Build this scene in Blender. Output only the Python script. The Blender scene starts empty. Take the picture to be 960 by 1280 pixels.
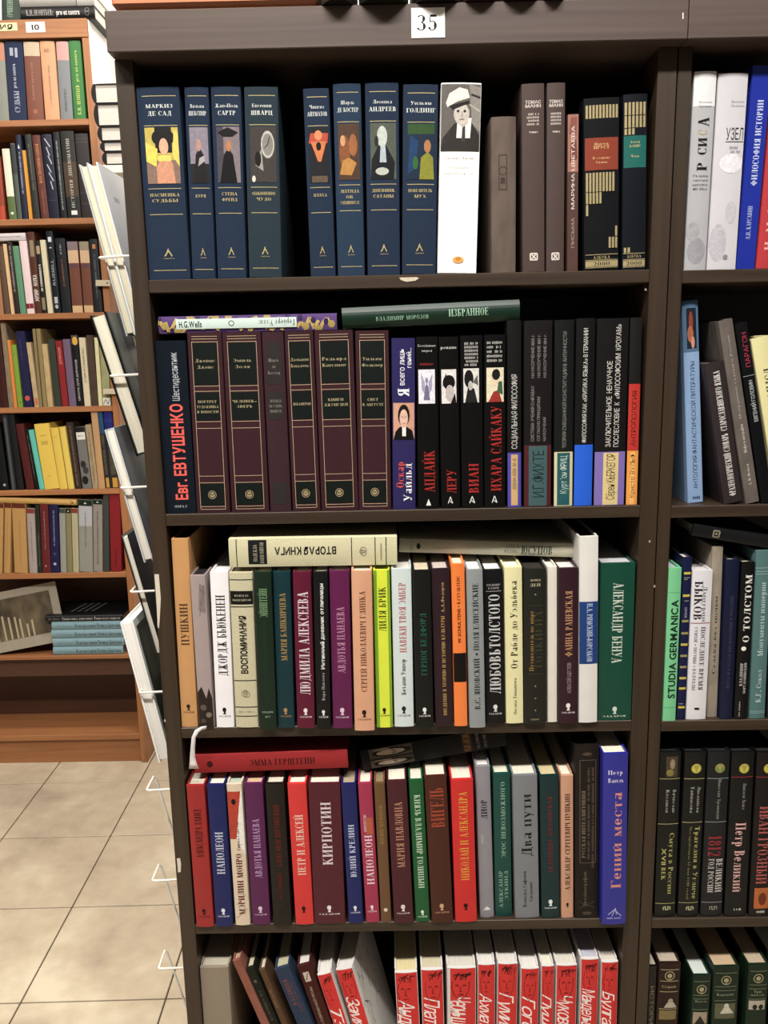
import bpy, math, random
from math import sin, cos, tan, radians, pi, sqrt, atan2
from mathutils import Vector, Matrix
R = random.Random(7)
scene = bpy.context.scene
col = scene.collection
# ---------------------------------------------------------------- camera
F = 1035.0                       # focal length in pixels of the 960x1280 frame
YAW, PIT, ROL = radians(-.4445), radians(11.0754), radians(-1.1732)
CAM = Vector((-.0056, -1.0, 1.31))
FW = Vector((sin(YAW)*cos(PIT), cos(YAW)*cos(PIT), -sin(PIT)))
r0 = Vector((cos(YAW), -sin(YAW), 0)); u0 = r0.cross(FW)
RT = r0*cos(ROL) + u0*sin(ROL); UP = -r0*sin(ROL) + u0*cos(ROL)
cd = bpy.data.cameras.new('camera'); cam = bpy.data.objects.new('camera', cd); col.objects.link(cam)
cd.sensor_fit = 'VERTICAL'; cd.sensor_height = 36; cd.lens = F*36/1280; cd.clip_start = .01
cam.matrix_world = Matrix(((RT.x, UP.x, -FW.x, CAM.x), (RT.y, UP.y, -FW.y, CAM.y), (RT.z, UP.z, -FW.z, CAM.z), (0, 0, 0, 1)))
scene.camera = cam
# ---------------------------------------------------------------- light, exposure
scene.view_settings.view_transform = 'Standard'; scene.view_settings.look = 'None'
scene.view_settings.gamma = 1; scene.view_settings.use_curve_mapping = False
scene.view_settings.exposure = 0.0
scene.cycles.max_bounces = 5
w = bpy.data.worlds.new('world'); scene.world = w; w.use_nodes = True
bg = w.node_tree.nodes['Background']; bg.inputs[0].default_value = (1, .96, .91, 1); bg.inputs[1].default_value = .08
def tube_light(name, loc, sx, sy, power, colr=(1, .965, .915)):
    l = bpy.data.lights.new(name, 'AREA'); l.shape = 'RECTANGLE'; l.size = sx; l.size_y = sy; l.energy = power; l.color = colr
    o = bpy.data.objects.new(name, l); o.location = loc; col.objects.link(o); return o
CEIL = 3.0
LAMPS = [(-.12, -1.12, 1.7, .16, 110), (-1.45, .1, .16, 1.2, 16), (-1.75, -.75, .16, .9, 20), (-.22, .95, .9, .16, 38)]  # first tube makes the shelf shadows; the rest are unseen fill lamps, added
for i, (lx, ly, sx, sy, p) in enumerate(LAMPS):
    tube_light('ceiling_lamp_light', (lx, ly, CEIL-.075), sx, sy, p)
# ---------------------------------------------------------------- helpers
def px(x, y, Y):                 # point of the photograph -> point in the upright plane at depth Y
    d = FW + RT*((x-480)/F) - UP*((y-640)/F)
    return CAM + d*((Y-CAM.y)/d.y)
def lin(c):
    if isinstance(c, str):
        c = c.lstrip('#'); c = [int(c[i:i+2], 16)/255 for i in (0, 2, 4)]
    return [v/12.92 if v <= .04045 else ((v+.055)/1.055)**2.4 for v in c]
def tone(c):                     # the photograph's colours as surface albedo
    v = [x**1.22*1.03 for x in lin(c)]; g = .3*v[0]+.59*v[1]+.11*v[2]
    return [g+(x-g)*.93 for x in v]
MATS = {}
def nt_new(name):
    m = bpy.data.materials.new(name); m.use_nodes = True
    return m, m.node_tree, m.node_tree.nodes['Principled BSDF']
def mat(c, kind='matte'):
    k = (c, kind)
    if k in MATS: return MATS[k]
    m, nt, b = nt_new(kind + '_' + c.strip('#'))
    N, L = nt.nodes, nt.links
    rough, metal, vs, sc_, bump, stretch = {
        'matte': (.55, 0, .10, 60, 0, (1, 1, 1)), 'gloss': (.28, 0, .06, 30, 0, (1, 1, 1)), 'satin': (.42, 0, .08, 40, 0, (1, 1, 1)),
        'cloth': (.8, 0, .22, 900, .15, (1, 1, 1)), 'leather': (.45, 0, .3, 260, .3, (1, 1, 1)), 'picture': (.45, 0, .26, 330, 0, (1, 1, 1)), 'print': (.5, 0, .05, 200, 0, (1, 1, 1)),
        'foil': (.35, .75, .25, 500, 0, (1, 1, 1)), 'worn': (.75, 0, .45, 70, .1, (1, 1, .4)),
        'plastic': (.35, 0, 0, 10, 0, (1, 1, 1)), 'wall': (.9, 0, .05, 6, .1, (1, 1, 1)), 'paper': (.7, 0, .06, 50, 0, (1, 1, 1)),
    }[kind]
    b.inputs['Roughness'].default_value = rough; b.inputs['Metallic'].default_value = metal
    if kind == 'foil': b.inputs['Metallic'].default_value = .35
    rgb = tone(c); b.inputs['Specular IOR Level'].default_value = {'gloss': .5, 'plastic': .5, 'satin': .35}.get(kind, .22)
    if vs:
        tc = N.new('ShaderNodeTexCoord'); mp = N.new('ShaderNodeMapping'); mp.inputs['Scale'].default_value = stretch
        ns = N.new('ShaderNodeTexNoise'); ns.inputs['Scale'].default_value = sc_; ns.inputs['Detail'].default_value = 3
        L.new(tc.outputs['Object'], mp.inputs[0]); L.new(mp.outputs[0], ns.inputs['Vector'])
        mr = N.new('ShaderNodeMapRange'); mr.inputs[1].default_value = .085; mr.inputs[2].default_value = .75
        mr.inputs[3].default_value = 1-vs; mr.inputs[4].default_value = 1+vs*.6
        L.new(ns.outputs[0], mr.inputs[0])
        vm = N.new('ShaderNodeVectorMath'); vm.operation = 'SCALE'; vm.inputs[0].default_value = rgb
        L.new(mr.outputs[0], vm.inputs['Scale']); L.new(vm.outputs[0], b.inputs['Base Color'])
        if bump:
            bp = N.new('ShaderNodeBump'); bp.inputs['Strength'].default_value = bump; bp.inputs['Distance'].default_value = .0004
            L.new(ns.outputs[0], bp.inputs['Height']); L.new(bp.outputs[0], b.inputs['Normal'])
    else: b.inputs['Base Color'].default_value = (*rgb, 1)
    MATS[k] = m; return m
def streak(name, c1, c2, scale, rough=.45, bump=.15, detail=6, coord='Object'):    # wood grain, page edges
    m, nt, b = nt_new(name); N, L = nt.nodes, nt.links
    tc = N.new('ShaderNodeTexCoord'); mp = N.new('ShaderNodeMapping'); mp.inputs['Scale'].default_value = scale
    ns = N.new('ShaderNodeTexNoise'); ns.inputs['Scale'].default_value = 1; ns.inputs['Detail'].default_value = detail; ns.inputs['Distortion'].default_value = .4
    cr = N.new('ShaderNodeValToRGB'); cr.color_ramp.elements[0].position = .3; cr.color_ramp.elements[1].position = .72
    cr.color_ramp.elements[0].color = (*tone(c1), 1); cr.color_ramp.elements[1].color = (*tone(c2), 1)
    L.new(tc.outputs[coord], mp.inputs[0]); L.new(mp.outputs[0], ns.inputs['Vector']); L.new(ns.outputs[0], cr.inputs[0]); L.new(cr.outputs[0], b.inputs['Base Color'])
    b.inputs['Roughness'].default_value = rough
    if bump:
        bp = N.new('ShaderNodeBump'); bp.inputs['Strength'].default_value = bump; bp.inputs['Distance'].default_value = .0005
        L.new(ns.outputs[0], bp.inputs['Height']); L.new(bp.outputs[0], b.inputs['Normal'])
    return m
WENGE_H = streak('wenge_horizontal', '3c2e21', '4e3f2f', (2.2, 40, 110))
WENGE_V = streak('wenge_vertical', '3c2e20', '4d3e2d', (110, 40, 2.2))
WENGE_C = streak('wenge_cornice', '564842', '65574e', (2.2, 40, 110))
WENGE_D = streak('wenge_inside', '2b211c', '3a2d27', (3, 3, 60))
OAK_H = streak('orange_beech_horizontal', 'a06c44', 'b4804f', (3, 40, 90), .5)
OAK_V = streak('orange_beech_vertical', 'a06c44', 'b5824f', (90, 40, 3), .5)
PAGES = {}
def pages(c):
    if c not in PAGES:
        r, g, b = [int(c[i:i+2], 16) for i in (0, 2, 4)]
        d = '%02x%02x%02x' % (int(r*.92), int(g*.91), int(b*.89))
        PAGES[c] = streak('pages_'+c, d, c, (1500, 6, 6), .75, .1, 2)
    return PAGES[c]
def link(name, verts, faces, mats, idx=None, parent=None, smooth=False):
    me = bpy.data.meshes.new(name); me.from_pydata(verts, [], faces)
    for m in (mats if isinstance(mats, list) else [mats]): me.materials.append(m)
    if idx: me.polygons.foreach_set('material_index', idx)
    if smooth: me.polygons.foreach_set('use_smooth', [True]*len(me.polygons))
    me.update()
    o = bpy.data.objects.new(name, me); col.objects.link(o); o.parent = parent; return o
class MB:
    def __init__(s): s.v = []; s.f = []; s.i = []
    def add(s, vs, fs, mi=0):
        n = len(s.v); s.v += [tuple(v) for v in vs]; s.f += [tuple(a+n for a in f) for f in fs]; s.i += [mi]*len(fs)
    def box(s, x0, x1, y0, y1, z0, z1, mi=0, bev=0):
        if bev:
            b = bev; ring = lambda z, e: [(x0+e, y0+b if e == 0 else y0+e, z), (x0+b, y0+e, z), (x1-b, y0+e, z), (x1-e, y0+b, z), (x1-e, y1-b, z), (x1-b, y1-e, z), (x0+b, y1-e, z), (x0+e, y1-b, z)]
            L = [ring(z0, b), ring(z0+b, 0), ring(z1-b, 0), ring(z1, b)]; vs = sum(L, [])
            fs = [tuple(range(7, -1, -1)), tuple(range(24, 32))]
            for k in range(3):
                for j in range(8): fs.append((k*8+j, k*8+(j+1) % 8, k*8+8+(j+1) % 8, k*8+8+j))
            s.add(vs, fs, mi); return
        s.add([(x0, y0, z0), (x1, y0, z0), (x1, y1, z0), (x0, y1, z0), (x0, y0, z1), (x1, y0, z1), (x1, y1, z1), (x0, y1, z1)],
              [(0, 3, 2, 1), (4, 5, 6, 7), (0, 1, 5, 4), (1, 2, 6, 5), (2, 3, 7, 6), (3, 0, 4, 7)], mi)
    def prism(s, pts, z0, z1, mi=0):          # closed XY outline (counter-clockwise) extruded in z
        n = len(pts)
        s.add([(x, y, z0) for x, y in pts]+[(x, y, z1) for x, y in pts],
              [tuple(range(n-1, -1, -1)), tuple(range(n, 2*n))]+[(k, (k+1) % n, n+(k+1) % n, n+k) for k in range(n)], mi)
    def tube(s, pts, r, n=6, mi=0):
        pts = [Vector(p) for p in pts]; base = len(s.v); vs = []
        for k, p in enumerate(pts):
            t = (pts[min(k+1, len(pts)-1)]-pts[max(k-1, 0)]).normalized()
            a = t.orthogonal().normalized() if k == 0 else (a - t*a.dot(t)).normalized()
            b = t.cross(a)
            vs += [p+a*(r*cos(2*pi*j/n))+b*(r*sin(2*pi*j/n)) for j in range(n)]
        fs = [tuple(range(n-1, -1, -1)), tuple(range(len(vs)-n, len(vs)))]
        for k in range(len(pts)-1):
            for j in range(n): fs.append((k*n+j, k*n+(j+1) % n, k*n+n+(j+1) % n, k*n+n+j))
        s.add(vs, fs, mi)
    def obj(s, name, mats, parent=None, smooth=False): return link(name, s.v, s.f, mats, s.i, parent, smooth)
def boxo(name, m, parent, *a, bev=0):
    b = MB(); b.box(*a, bev=bev); return b.obj(name, m, parent)
def empty(name, loc, rot=(0, 0, 0)):
    o = bpy.data.objects.new(name, None); o.location = loc; o.rotation_euler = rot; o.empty_display_size = .02; col.objects.link(o); return o
USED = {}
def tag(o, label, cat, group=None):
    if label in USED: print('DUPLICATE LABEL', label)
    n = len(label.split())
    if n < 4 or n > 16: print('LABEL LENGTH', n, label)
    USED[label] = 1
    o['label'] = label; o['category'] = cat
    if group: o['group'] = group
    return o
# ---------------------------------------------------------------- lettering
CH = {}
def load_font():
    need = sorted(set('АБВГДЕЖЗИЙКЛМНОПРСТУФХЦЧШЩЪЫЬЭЮЯЁабвгдежзийклмнопрстуфхцчшщъыьэюяё0123456789.,:-«»•!?/ABCDEFGHIJKLMNOPQRSTUVWXYZabcdefghijklmnopqrstuvwxyz()&'))
    obs = []
    for off in (0.0, .028):
        for ch in need:
            c = bpy.data.curves.new('glyph', 'FONT'); c.body = ch; c.resolution_u = 3; c.offset = off
            o = bpy.data.objects.new('glyph', c); col.objects.link(o); obs.append((o, c, ch, off))
    bpy.context.view_layer.update(); dg = bpy.context.evaluated_depsgraph_get()
    for o, c, ch, off in obs:
        me = o.evaluated_get(dg).to_mesh()
        V = [(v.co.x, v.co.y) for v in me.vertices]; P = [[V[i] for i in p.vertices] for p in me.polygons]
        CH[(ch, off > 0)] = P; o.evaluated_get(dg).to_mesh_clear()
    for o, c, ch, off in obs: bpy.data.objects.remove(o); bpy.data.curves.remove(c)
    ys = [y for p in CH[('Н', False)] for _, y in p]; cap = max(ys)
    for k, P in CH.items():
        xs = [x for p in P for x, _ in p]
        if not xs: CH[k] = ([], .4); continue
        a, b = min(xs), max(xs)
        CH[k] = ([[((x-a)/cap+.06, y/cap) for x, y in p] for p in P], (b-a)/cap+.12)
load_font()
# a high-contrast Antiqua face drawn as strokes: thick stems, hairlines, slab serifs
T, t = .17, .05
def g_I(x, y0=0, y1=1, th=T, sl=1, sh=1):
    P = [[(x-th/2, y0), (x+th/2, y0), (x+th/2, y1), (x-th/2, y1)]]
    e = .07
    if sl: P.append([(x-th/2-e, y0), (x+th/2+e, y0), (x+th/2+e, y0+t), (x-th/2-e, y0+t)])
    if sh: P.append([(x-th/2-e, y1-t), (x+th/2+e, y1-t), (x+th/2+e, y1), (x-th/2-e, y1)])
    return P
def g_H(y, x0, x1, h=t): return [[(x0, y-h/2), (x1, y-h/2), (x1, y+h/2), (x0, y+h/2)]]
def g_L(x0, y0, x1, y1, th): return [[(x0-th/2, y0), (x0+th/2, y0), (x1+th/2, y1), (x1-th/2, y1)]]
def g_S(x, y, wd=.2): return [[(x-wd/2, y), (x+wd/2, y), (x+wd/2, y+t), (x-wd/2, y+t)]]
def g_O(cx, cy, rx, ry, a0=0, a1=360, n=14):
    P = []; n = max(4, int(n*(a1-a0)/360)+1)
    def pt(a, o):
        a = radians(a); th = t+(T-t)*abs(cos(a))**1.5 if o else 0
        return (cx+(rx-th)*cos(a), cy+(ry-(t if o else 0))*sin(a))
    for k in range(n):
        a, b = a0+(a1-a0)*k/n, a0+(a1-a0)*(k+1)/n
        P.append([pt(a, 0), pt(b, 0), pt(b, 1), pt(a, 1)])
    return P
SG = {
 'А': (.66, g_L(.1, 0, .33, 1, t)+g_L(.56, 0, .33, 1, T)+g_H(.32, .16, .5)+g_S(.1, 0)+g_S(.54, 0, .28)),
 'Б': (.56, g_I(.14)+g_H(.975, .1, .5)+g_L(.5, .8, .5, 1, t)+g_O(.26, .29, .26, .29, -90, 90)),
 'В': (.56, g_I(.14)+g_O(.24, .76, .24, .24, -90, 90)+g_O(.26, .27, .27, .27, -90, 90)),
 'Г': (.5, g_I(.14)+g_H(.975, .1, .48)+g_L(.48, .76, .48, 1, t)),
 'Д': (.68, g_L(.16, .04, .28, 1, t)+g_I(.5, 0, 1, sl=0)+g_H(.025, .03, .66)+g_H(.975, .2, .6)+g_L(.05, -.16, .05, .04, t)+g_L(.64, -.16, .64, .04, t)),
 'Е': (.54, g_I(.14)+g_H(.975, .1, .5)+g_L(.5, .8, .5, 1, t)+g_H(.52, .2, .42)+g_H(.025, .1, .5)+g_L(.5, 0, .5, .2, t)+g_L(.41, .42, .41, .62, t)),
 'Ж': (.9, g_I(.45)+g_L(.45, .5, .14, .98, t)+g_L(.45, .5, .76, .98, t)+g_L(.4, .55, .12, 0, T*.8)+g_L(.5, .55, .78, 0, T*.8)+g_S(.12, 0)+g_S(.78, 0)+g_S(.14, .95, .14)+g_S(.76, .95, .14)),
 'З': (.52, g_O(.22, .76, .24, .24, -90, 150)+g_O(.22, .27, .27, .27, -160, 90)),
 'И': (.72, g_I(.14)+g_I(.58)+g_L(.2, .04, .52, .96, t)),
 'К': (.64, g_I(.14)+g_L(.2, .48, .5, .98, t)+g_L(.27, .6, .55, 0, T)+g_S(.5, .95, .16)+g_S(.56, 0, .2)),
 'Л': (.64, g_L(.14, .02, .27, 1, t)+g_I(.5)+g_H(.975, .2, .5)+g_O(.1, .07, .08, .07, 0, 360, 8)),
 'М': (.84, g_L(.12, 0, .12, 1, t)+g_L(.15, 1, .4, 0, T)+g_L(.4, 0, .66, 1, t)+g_I(.7)+g_S(.12, 0, .2)+g_S(.12, .95, .18)),
 'Н': (.7, g_I(.14)+g_I(.56)+g_H(.5, .14, .56)),
 'О': (.62, g_O(.31, .5, .3, .52)),
 'П': (.7, g_I(.14)+g_I(.56)+g_H(.975, .14, .56)),
 'Р': (.54, g_I(.14)+g_O(.24, .73, .27, .27, -90, 90)),
 'С': (.56, g_O(.31, .5, .3, .52, 40, 320)+g_L(.52, .66, .52, .98, t)),
 'Т': (.6, g_I(.3)+g_H(.975, .04, .56)+g_L(.05, .76, .05, 1, t)+g_L(.55, .76, .55, 1, t)),
 'У': (.62, g_L(.12, 1, .33, .35, T)+g_L(.54, 1, .25, .02, t)+g_O(.17, .07, .09, .08, 0, 360, 8)+g_S(.12, .95, .26)+g_S(.54, .95, .16)),
 'Ф': (.76, g_I(.38)+g_O(.38, .5, .36, .3)),
 'Х': (.64, g_L(.12, 1, .52, 0, T)+g_L(.52, 1, .12, 0, t)+g_S(.12, .95, .24)+g_S(.52, 0, .24)+g_S(.52, .95, .16)+g_S(.12, 0, .16)),
 'Ц': (.74, g_I(.14)+g_I(.56)+g_H(.025, .14, .7)+g_L(.7, -.16, .7, .04, t)),
 'Ч': (.66, g_I(.52)+g_I(.14, .55, 1, sl=0)+g_O(.33, .6, .24, .16, 180, 290)),
 'Ш': (.98, g_I(.14)+g_I(.48)+g_I(.82)+g_H(.025, .14, .82)),
 'Щ': (1.02, g_I(.14)+g_I(.48)+g_I(.82)+g_H(.025, .14, .96)+g_L(.97, -.16, .97, .04, t)),
 'Ъ': (.66, g_I(.24)+g_H(.975, .04, .24)+g_O(.34, .28, .26, .28, -90, 90)),
 'Ы': (.82, g_I(.14)+g_O(.24, .28, .25, .28, -90, 90)+g_I(.68)),
 'Ь': (.54, g_I(.14)+g_O(.24, .28, .27, .28, -90, 90)),
 'Э': (.56, g_O(.25, .5, .3, .52, -140, 140)+g_H(.5, .25, .5)),
 'Ю': (.86, g_I(.14)+g_O(.56, .5, .27, .52)+g_H(.5, .14, .32)),
 'Я': (.6, g_I(.46)+g_O(.34, .73, .26, .27, 90, 270)+g_L(.34, .48, .12, 0, T)),
}
SG['Й'] = (SG['И'][0], SG['И'][1]+g_O(.36, 1.2, .13, .1, 190, 350, 10))
SG['Ё'] = (SG['Е'][0], SG['Е'][1]+[[(.14, 1.08), (.24, 1.08), (.24, 1.2), (.14, 1.2)], [(.34, 1.08), (.44, 1.08), (.44, 1.2), (.34, 1.2)]])
def _s(P, sx, sy, dx=0, dy=0): return [[(x*sx+dx, y*sy+dy) for x, y in p] for p in P]
for U_ in 'вгджзийклмнптцчшщъыьэюяосх': SG[U_] = (SG[U_.upper()][0]*.8, _s(SG[U_.upper()][1], .8, .66))
SG['а'] = (.5, g_I(.38, 0, .66, .13, 1, 0)+g_O(.22, .18, .2, .18)+g_H(.63, .1, .4))
SG['е'] = (.46, g_O(.23, .33, .21, .34, 0, 320)+g_H(.33, .06, .42))
SG['р'] = (.5, g_I(.14, -.3, .66, .13)+g_O(.25, .33, .22, .33))
SG['у'] = (.5, g_L(.1, .66, .26, .1, .13)+g_L(.42, .66, .16, -.3, t)+g_S(.1, .62)+g_S(.42, .62, .14))
SG['б'] = (.5, g_O(.24, .3, .22, .31)+g_L(.06, .35, .16, .9, t)+g_L(.16, .88, .42, 1, .08))
SG['ф'] = (.62, g_I(.31, -.3, 1, .13)+g_O(.31, .33, .29, .33))
SG['ё'] = SG['е']
SG['3'] = SG['З']; SG['0'] = (.56, g_O(.28, .5, .26, .52)); SG['1'] = (.4, g_I(.2)+g_L(.02, .75, .16, .98, t))
SG['8'] = (.56, g_O(.27, .76, .22, .25)+g_O(.27, .27, .26, .28)); SG['2'] = (.56, g_O(.26, .72, .24, .29, -40, 170)+g_L(.1, .02, .44, .55, .12)+g_H(.05, .04, .52, .1)+g_L(.5, .05, .52, .22, t))
SG['5'] = (.54, g_O(.24, .31, .26, .32, -160, 120)+g_L(.1, .5, .14, .97, t)+g_H(.94, .12, .48, .13))
def text_polys(s, font):
    P = []; x = 0; sc = 1
    for ch in s:
        if ch == ' ': x += .34; continue
        if font == 's' and ch in SG: wd, g = SG[ch]; P += [[(a+x, b) for a, b in p] for p in g]; x += wd+.09
        else:
            g, wd = CH.get((ch, font not in 'ni'), ([], .4))
            if font == 'i': g = [[(a+b*.4, b*(1.25 if b > 1.02 or b < -.02 else 1)) for a, b in p] for p in g]; wd *= .86
            if font == 's': g = _s(g, .9, 1)
            P += [[(a+x, b) for a, b in p] for p in g]; x += wd*(.9 if font == 's' else 1)
    return P, max(x, .01)
# ---------------------------------------------------------------- printing on spines
def ell(uc, vc, ru, rv, n=14, a0=0): return [(uc+ru*cos(2*pi*k/n+a0), vc+rv*sin(2*pi*k/n+a0)) for k in range(n)]
def stroke(pts, wd, asp=1):                       # a drawn line; wd in u units, asp = w/h
    P = []
    for (a, b), (c, d) in zip(pts, pts[1:]):
        dx, dy = (c-a), (d-b)/asp; l = max(1e-9, sqrt(dx*dx+dy*dy)); nx, ny = -dy/l*wd/2, dx/l*wd/2*asp
        P.append([(a+nx, b+ny), (a-nx, b-ny), (c-nx, d-ny), (c+nx, d+ny)])
    return P
PARTOF = {'r': 'band', 'U': 'title', 'D': 'title', 'H': 'title', 'F': 'title', 'e': 'emblem', 'c': 'emblem', 'p': 'emblem', 'z': 'emblem', 'm': 'title', 'l': 'rule', 'k': 'drawing', 'L': 'rule'}
def expand(op, w, h):
    part = PARTOF[op[0]]; op = list(op)
    if isinstance(op[-1], str) and op[-1].startswith('@'): part = op.pop()[1:]
    k = op[0]; asp = w/h
    if k == 'r': _, a, b, c, d, cl = op; return [(part, cl, [[(a+(c-a)*j/6, b), (a+(c-a)*(j+1)/6, b), (a+(c-a)*(j+1)/6, d), (a+(c-a)*j/6, d)] for j in range(6)])]
    if k == 'l': _, vs, a, c, cl = op[:5]; hh = (op[5] if len(op) > 5 else .0007)/h/2; return [(part, cl, sum([[[(a+(c-a)*j/6, v-hh), (a+(c-a)*(j+1)/6, v-hh), (a+(c-a)*(j+1)/6, v+hh), (a+(c-a)*j/6, v+hh)] for j in range(6)] for v in vs], []))]
    if k == 'L': _, us, a, c, cl = op; ww = .0006/w/2; return [(part, cl, [[(u-ww, a), (u+ww, a), (u+ww, c), (u-ww, c)] for u in us])]
    if k in 'UDHF':
        if k in 'HF':
            _, s, uc, vc, wu, hv, cl = op[:7]; f = op[7] if len(op) > 7 else 's'
            P, W = text_polys(s, f)
            m = (lambda x, y: (uc-wu/2+x/W*wu, vc-hv/2+y*hv)) if k == 'H' else (lambda x, y: (uc+wu/2-x/W*wu, vc+hv/2-y*hv))
        else:
            _, s, uc, v0, v1, hu, cl = op[:7]; f = op[7] if len(op) > 7 else 's'
            P, W = text_polys(s, f)
            m = (lambda x, y: (uc+hu/2-y*hu, v0+x/W*(v1-v0))) if k == 'U' else (lambda x, y: (uc-hu/2+y*hu, v1-x/W*(v1-v0)))
        return [(part, cl, [[m(x, y) for x, y in p] for p in P])]
    if k == 'm':                                  # letters too small to read in the photograph
        _, dr, uc, v0, v1, hu, cl = op; P = []; n = max(3, int(abs(v1-v0)*(h if dr != 'H' else w)/.0016)); rr = random.Random(int(v0*999+uc*77))
        for j in range(n):
            if rr.random() < .14: continue
            a = v0+(v1-v0)*j/n; b = a+(v1-v0)/n*.62; e = hu/2*rr.choice((1, 1, .8))
            P.append([(uc-e, a), (uc+e, a), (uc+e, b), (uc-e, b)] if dr != 'H' else [(a, uc-e), (b, uc-e), (b, uc+e), (a, uc+e)])
        return [(part, cl, P)]
    if k == 'e': _, uc, vc, ru, rv, cl = op; return [(part, cl, [ell(uc, vc, ru, rv)])]
    if k == 'c':
        _, uc, vc, r, cl = op[:5]
        if len(op) > 5:
            q = op[5]/r; A = ell(uc, vc, r/w, r/h, 18); B_ = ell(uc, vc, r*(1-q)/w, r*(1-q)/h, 18)
            return [(part, cl, [[A[j], A[(j+1) % 18], B_[(j+1) % 18], B_[j]] for j in range(18)])]
        return [(part, cl, [ell(uc, vc, r/w, r/h, 16)])]
    if k == 'p': return [(part, op[2], [op[1]])]
    if k == 'k': return [(part, op[3], stroke(op[1], op[2], asp))]
    if k == 'z':                                  # publisher's bust with the name beneath
        _, v, cl = op[:3]; s = min(.0052, w*.2)
        q = lambda L: [(.5+x*s/w, v+y*s/h) for x, y in L]
        P = [q([(-.55, .15), (-.1, -.1), (.45, .1), (.55, .7), (.3, 1.15), (-.25, 1.2), (-.6, .8)]), q([(-.2, -.6), (.3, -.6), (.3, .2), (-.2, .2)]), q([(-.5, -.75), (.5, -.75), (.25, -.4), (-.3, -.4)])]
        out = [(part, cl, P)]
        if len(op) < 4: out += expand(('H', 'ЗАХАРОВ', .5, v-1.35*s/h, .72, .0022/h, cl, '@publisher_name'), w, h)
        return out
def pic(u0, v0, u1, v1, shapes):                  # a small printed picture made of flat shapes
    X = lambda u: u0+(u1-u0)*u; Y = lambda v: v0+(v1-v0)*v; out = []
    for s in shapes:
        k = s[0]
        if k == 'r': out.append(('r', X(s[1]), Y(s[2]), X(s[3]), Y(s[4]), s[5], '@picture'))
        elif k == 'e': out.append(('e', X(s[1]), Y(s[2]), s[3]*(u1-u0), s[4]*(v1-v0), s[5], '@picture'))
        elif k == 'p': out.append(('p', [(X(a), Y(b)) for a, b in s[1]], s[2], '@picture'))
        elif k == 'k': out.append(('k', [(X(a), Y(b)) for a, b in s[1]], s[2]*(u1-u0), s[3], '@picture'))
    return out
def spine_y(u, b): return -b*(1-(2*u-1)**2)
def slabs(polys, n=12):                           # cut long shapes so that they follow a rounded spine
    out = []
    for p in polys:
        us = [q[0] for q in p]
        if max(us)-min(us) < .06: out.append(p); continue
        for k in range(max(0, int(min(us)*n)), min(n, int(max(us)*n)+1)):
            q = p
            for lim, s in ((k/n, 1), ((k+1)/n, -1)):
                r_ = []
                for a, c in zip(q, q[1:]+q[:1]):
                    ia, ic = s*(a[0]-lim) >= -1e-9, s*(c[0]-lim) >= -1e-9
                    if ia: r_.append(a)
                    if ia != ic:
                        f = (lim-a[0])/(c[0]-a[0]); r_.append((lim, a[1]+(c[1]-a[1])*f))
                q = r_
                if len(q) < 3: break
            if len(q) >= 3 and max(x for x, _ in q)-min(x for x, _ in q) > 1e-5: out.append(q)
    return out
def loose(V, Fc):                                 # no common ground under the printed shapes
    X = [v[0] for v in V]; Z = [v[2] for v in V]; n = [j for f in Fc[:12] for j in f if abs(V[j][1]-V[Fc[0][0]][1]) < .002]
    return (max(X)-min(X))*(max(Z)-min(Z)) > 1.3*(max(X[j] for j in n)-min(X[j] for j in n))*(max(Z[j] for j in n)-min(Z[j] for j in n))
def print_ops(root, ops, w, h, b, kind='print', yoff=0):
    parts = {}
    ly = 0; own = 0
    for op in ops:
        for part, cl, polys in expand(op, w, h):
            ly += 1
            if part in ('label_panel', 'band', 'gold_block', 'stripe', 'gold_swirl', 'emblem') and op[0] in 'rezcp': own += 1; key = (part, own)
            elif op[0] in 'UDHF': own += 1; key = (part, own)
            else: key = (part, 0)
            d = parts.setdefault(key, ([], [], [], []))
            if b > 0: polys = slabs(polys)
            V, Fc, I, M = d
            foil = cl in ('c9b98a', 'b9ab84', 'cdb878', 'd8c9a0')
            m = mat(cl, 'foil' if foil else ('picture' if part == 'picture' else kind))
            if m not in M: M.append(m)
            mi = M.index(m)
            for p in polys:
                a = sum(p[j][0]*p[(j+1) % len(p)][1]-p[(j+1) % len(p)][0]*p[j][1] for j in range(len(p)))
                if a < 0: p = p[::-1]
                n = len(V)
                for u, v in p:
                    u = min(max(u, .005), .995); v = min(max(v, .001), .999)
                    V.append(((u-.5)*(w-.0012), yoff+spine_y(u, b)-.00012-ly*.00003, v*h))
                Fc.append(tuple(range(n, n+len(p)))); I.append(mi)
    for (part, _k), (V, Fc, I, M) in parts.items():
        o = link(part, V, Fc, M, I, root)
        if part in ('rule', 'drawing', 'ornament', 'frame') or (part == 'picture' and loose(V, Fc)) or (part == 'title' and len(V) > 60 and len(M) == 1 and _k == 0): o['kind'] = 'stuff'
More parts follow.
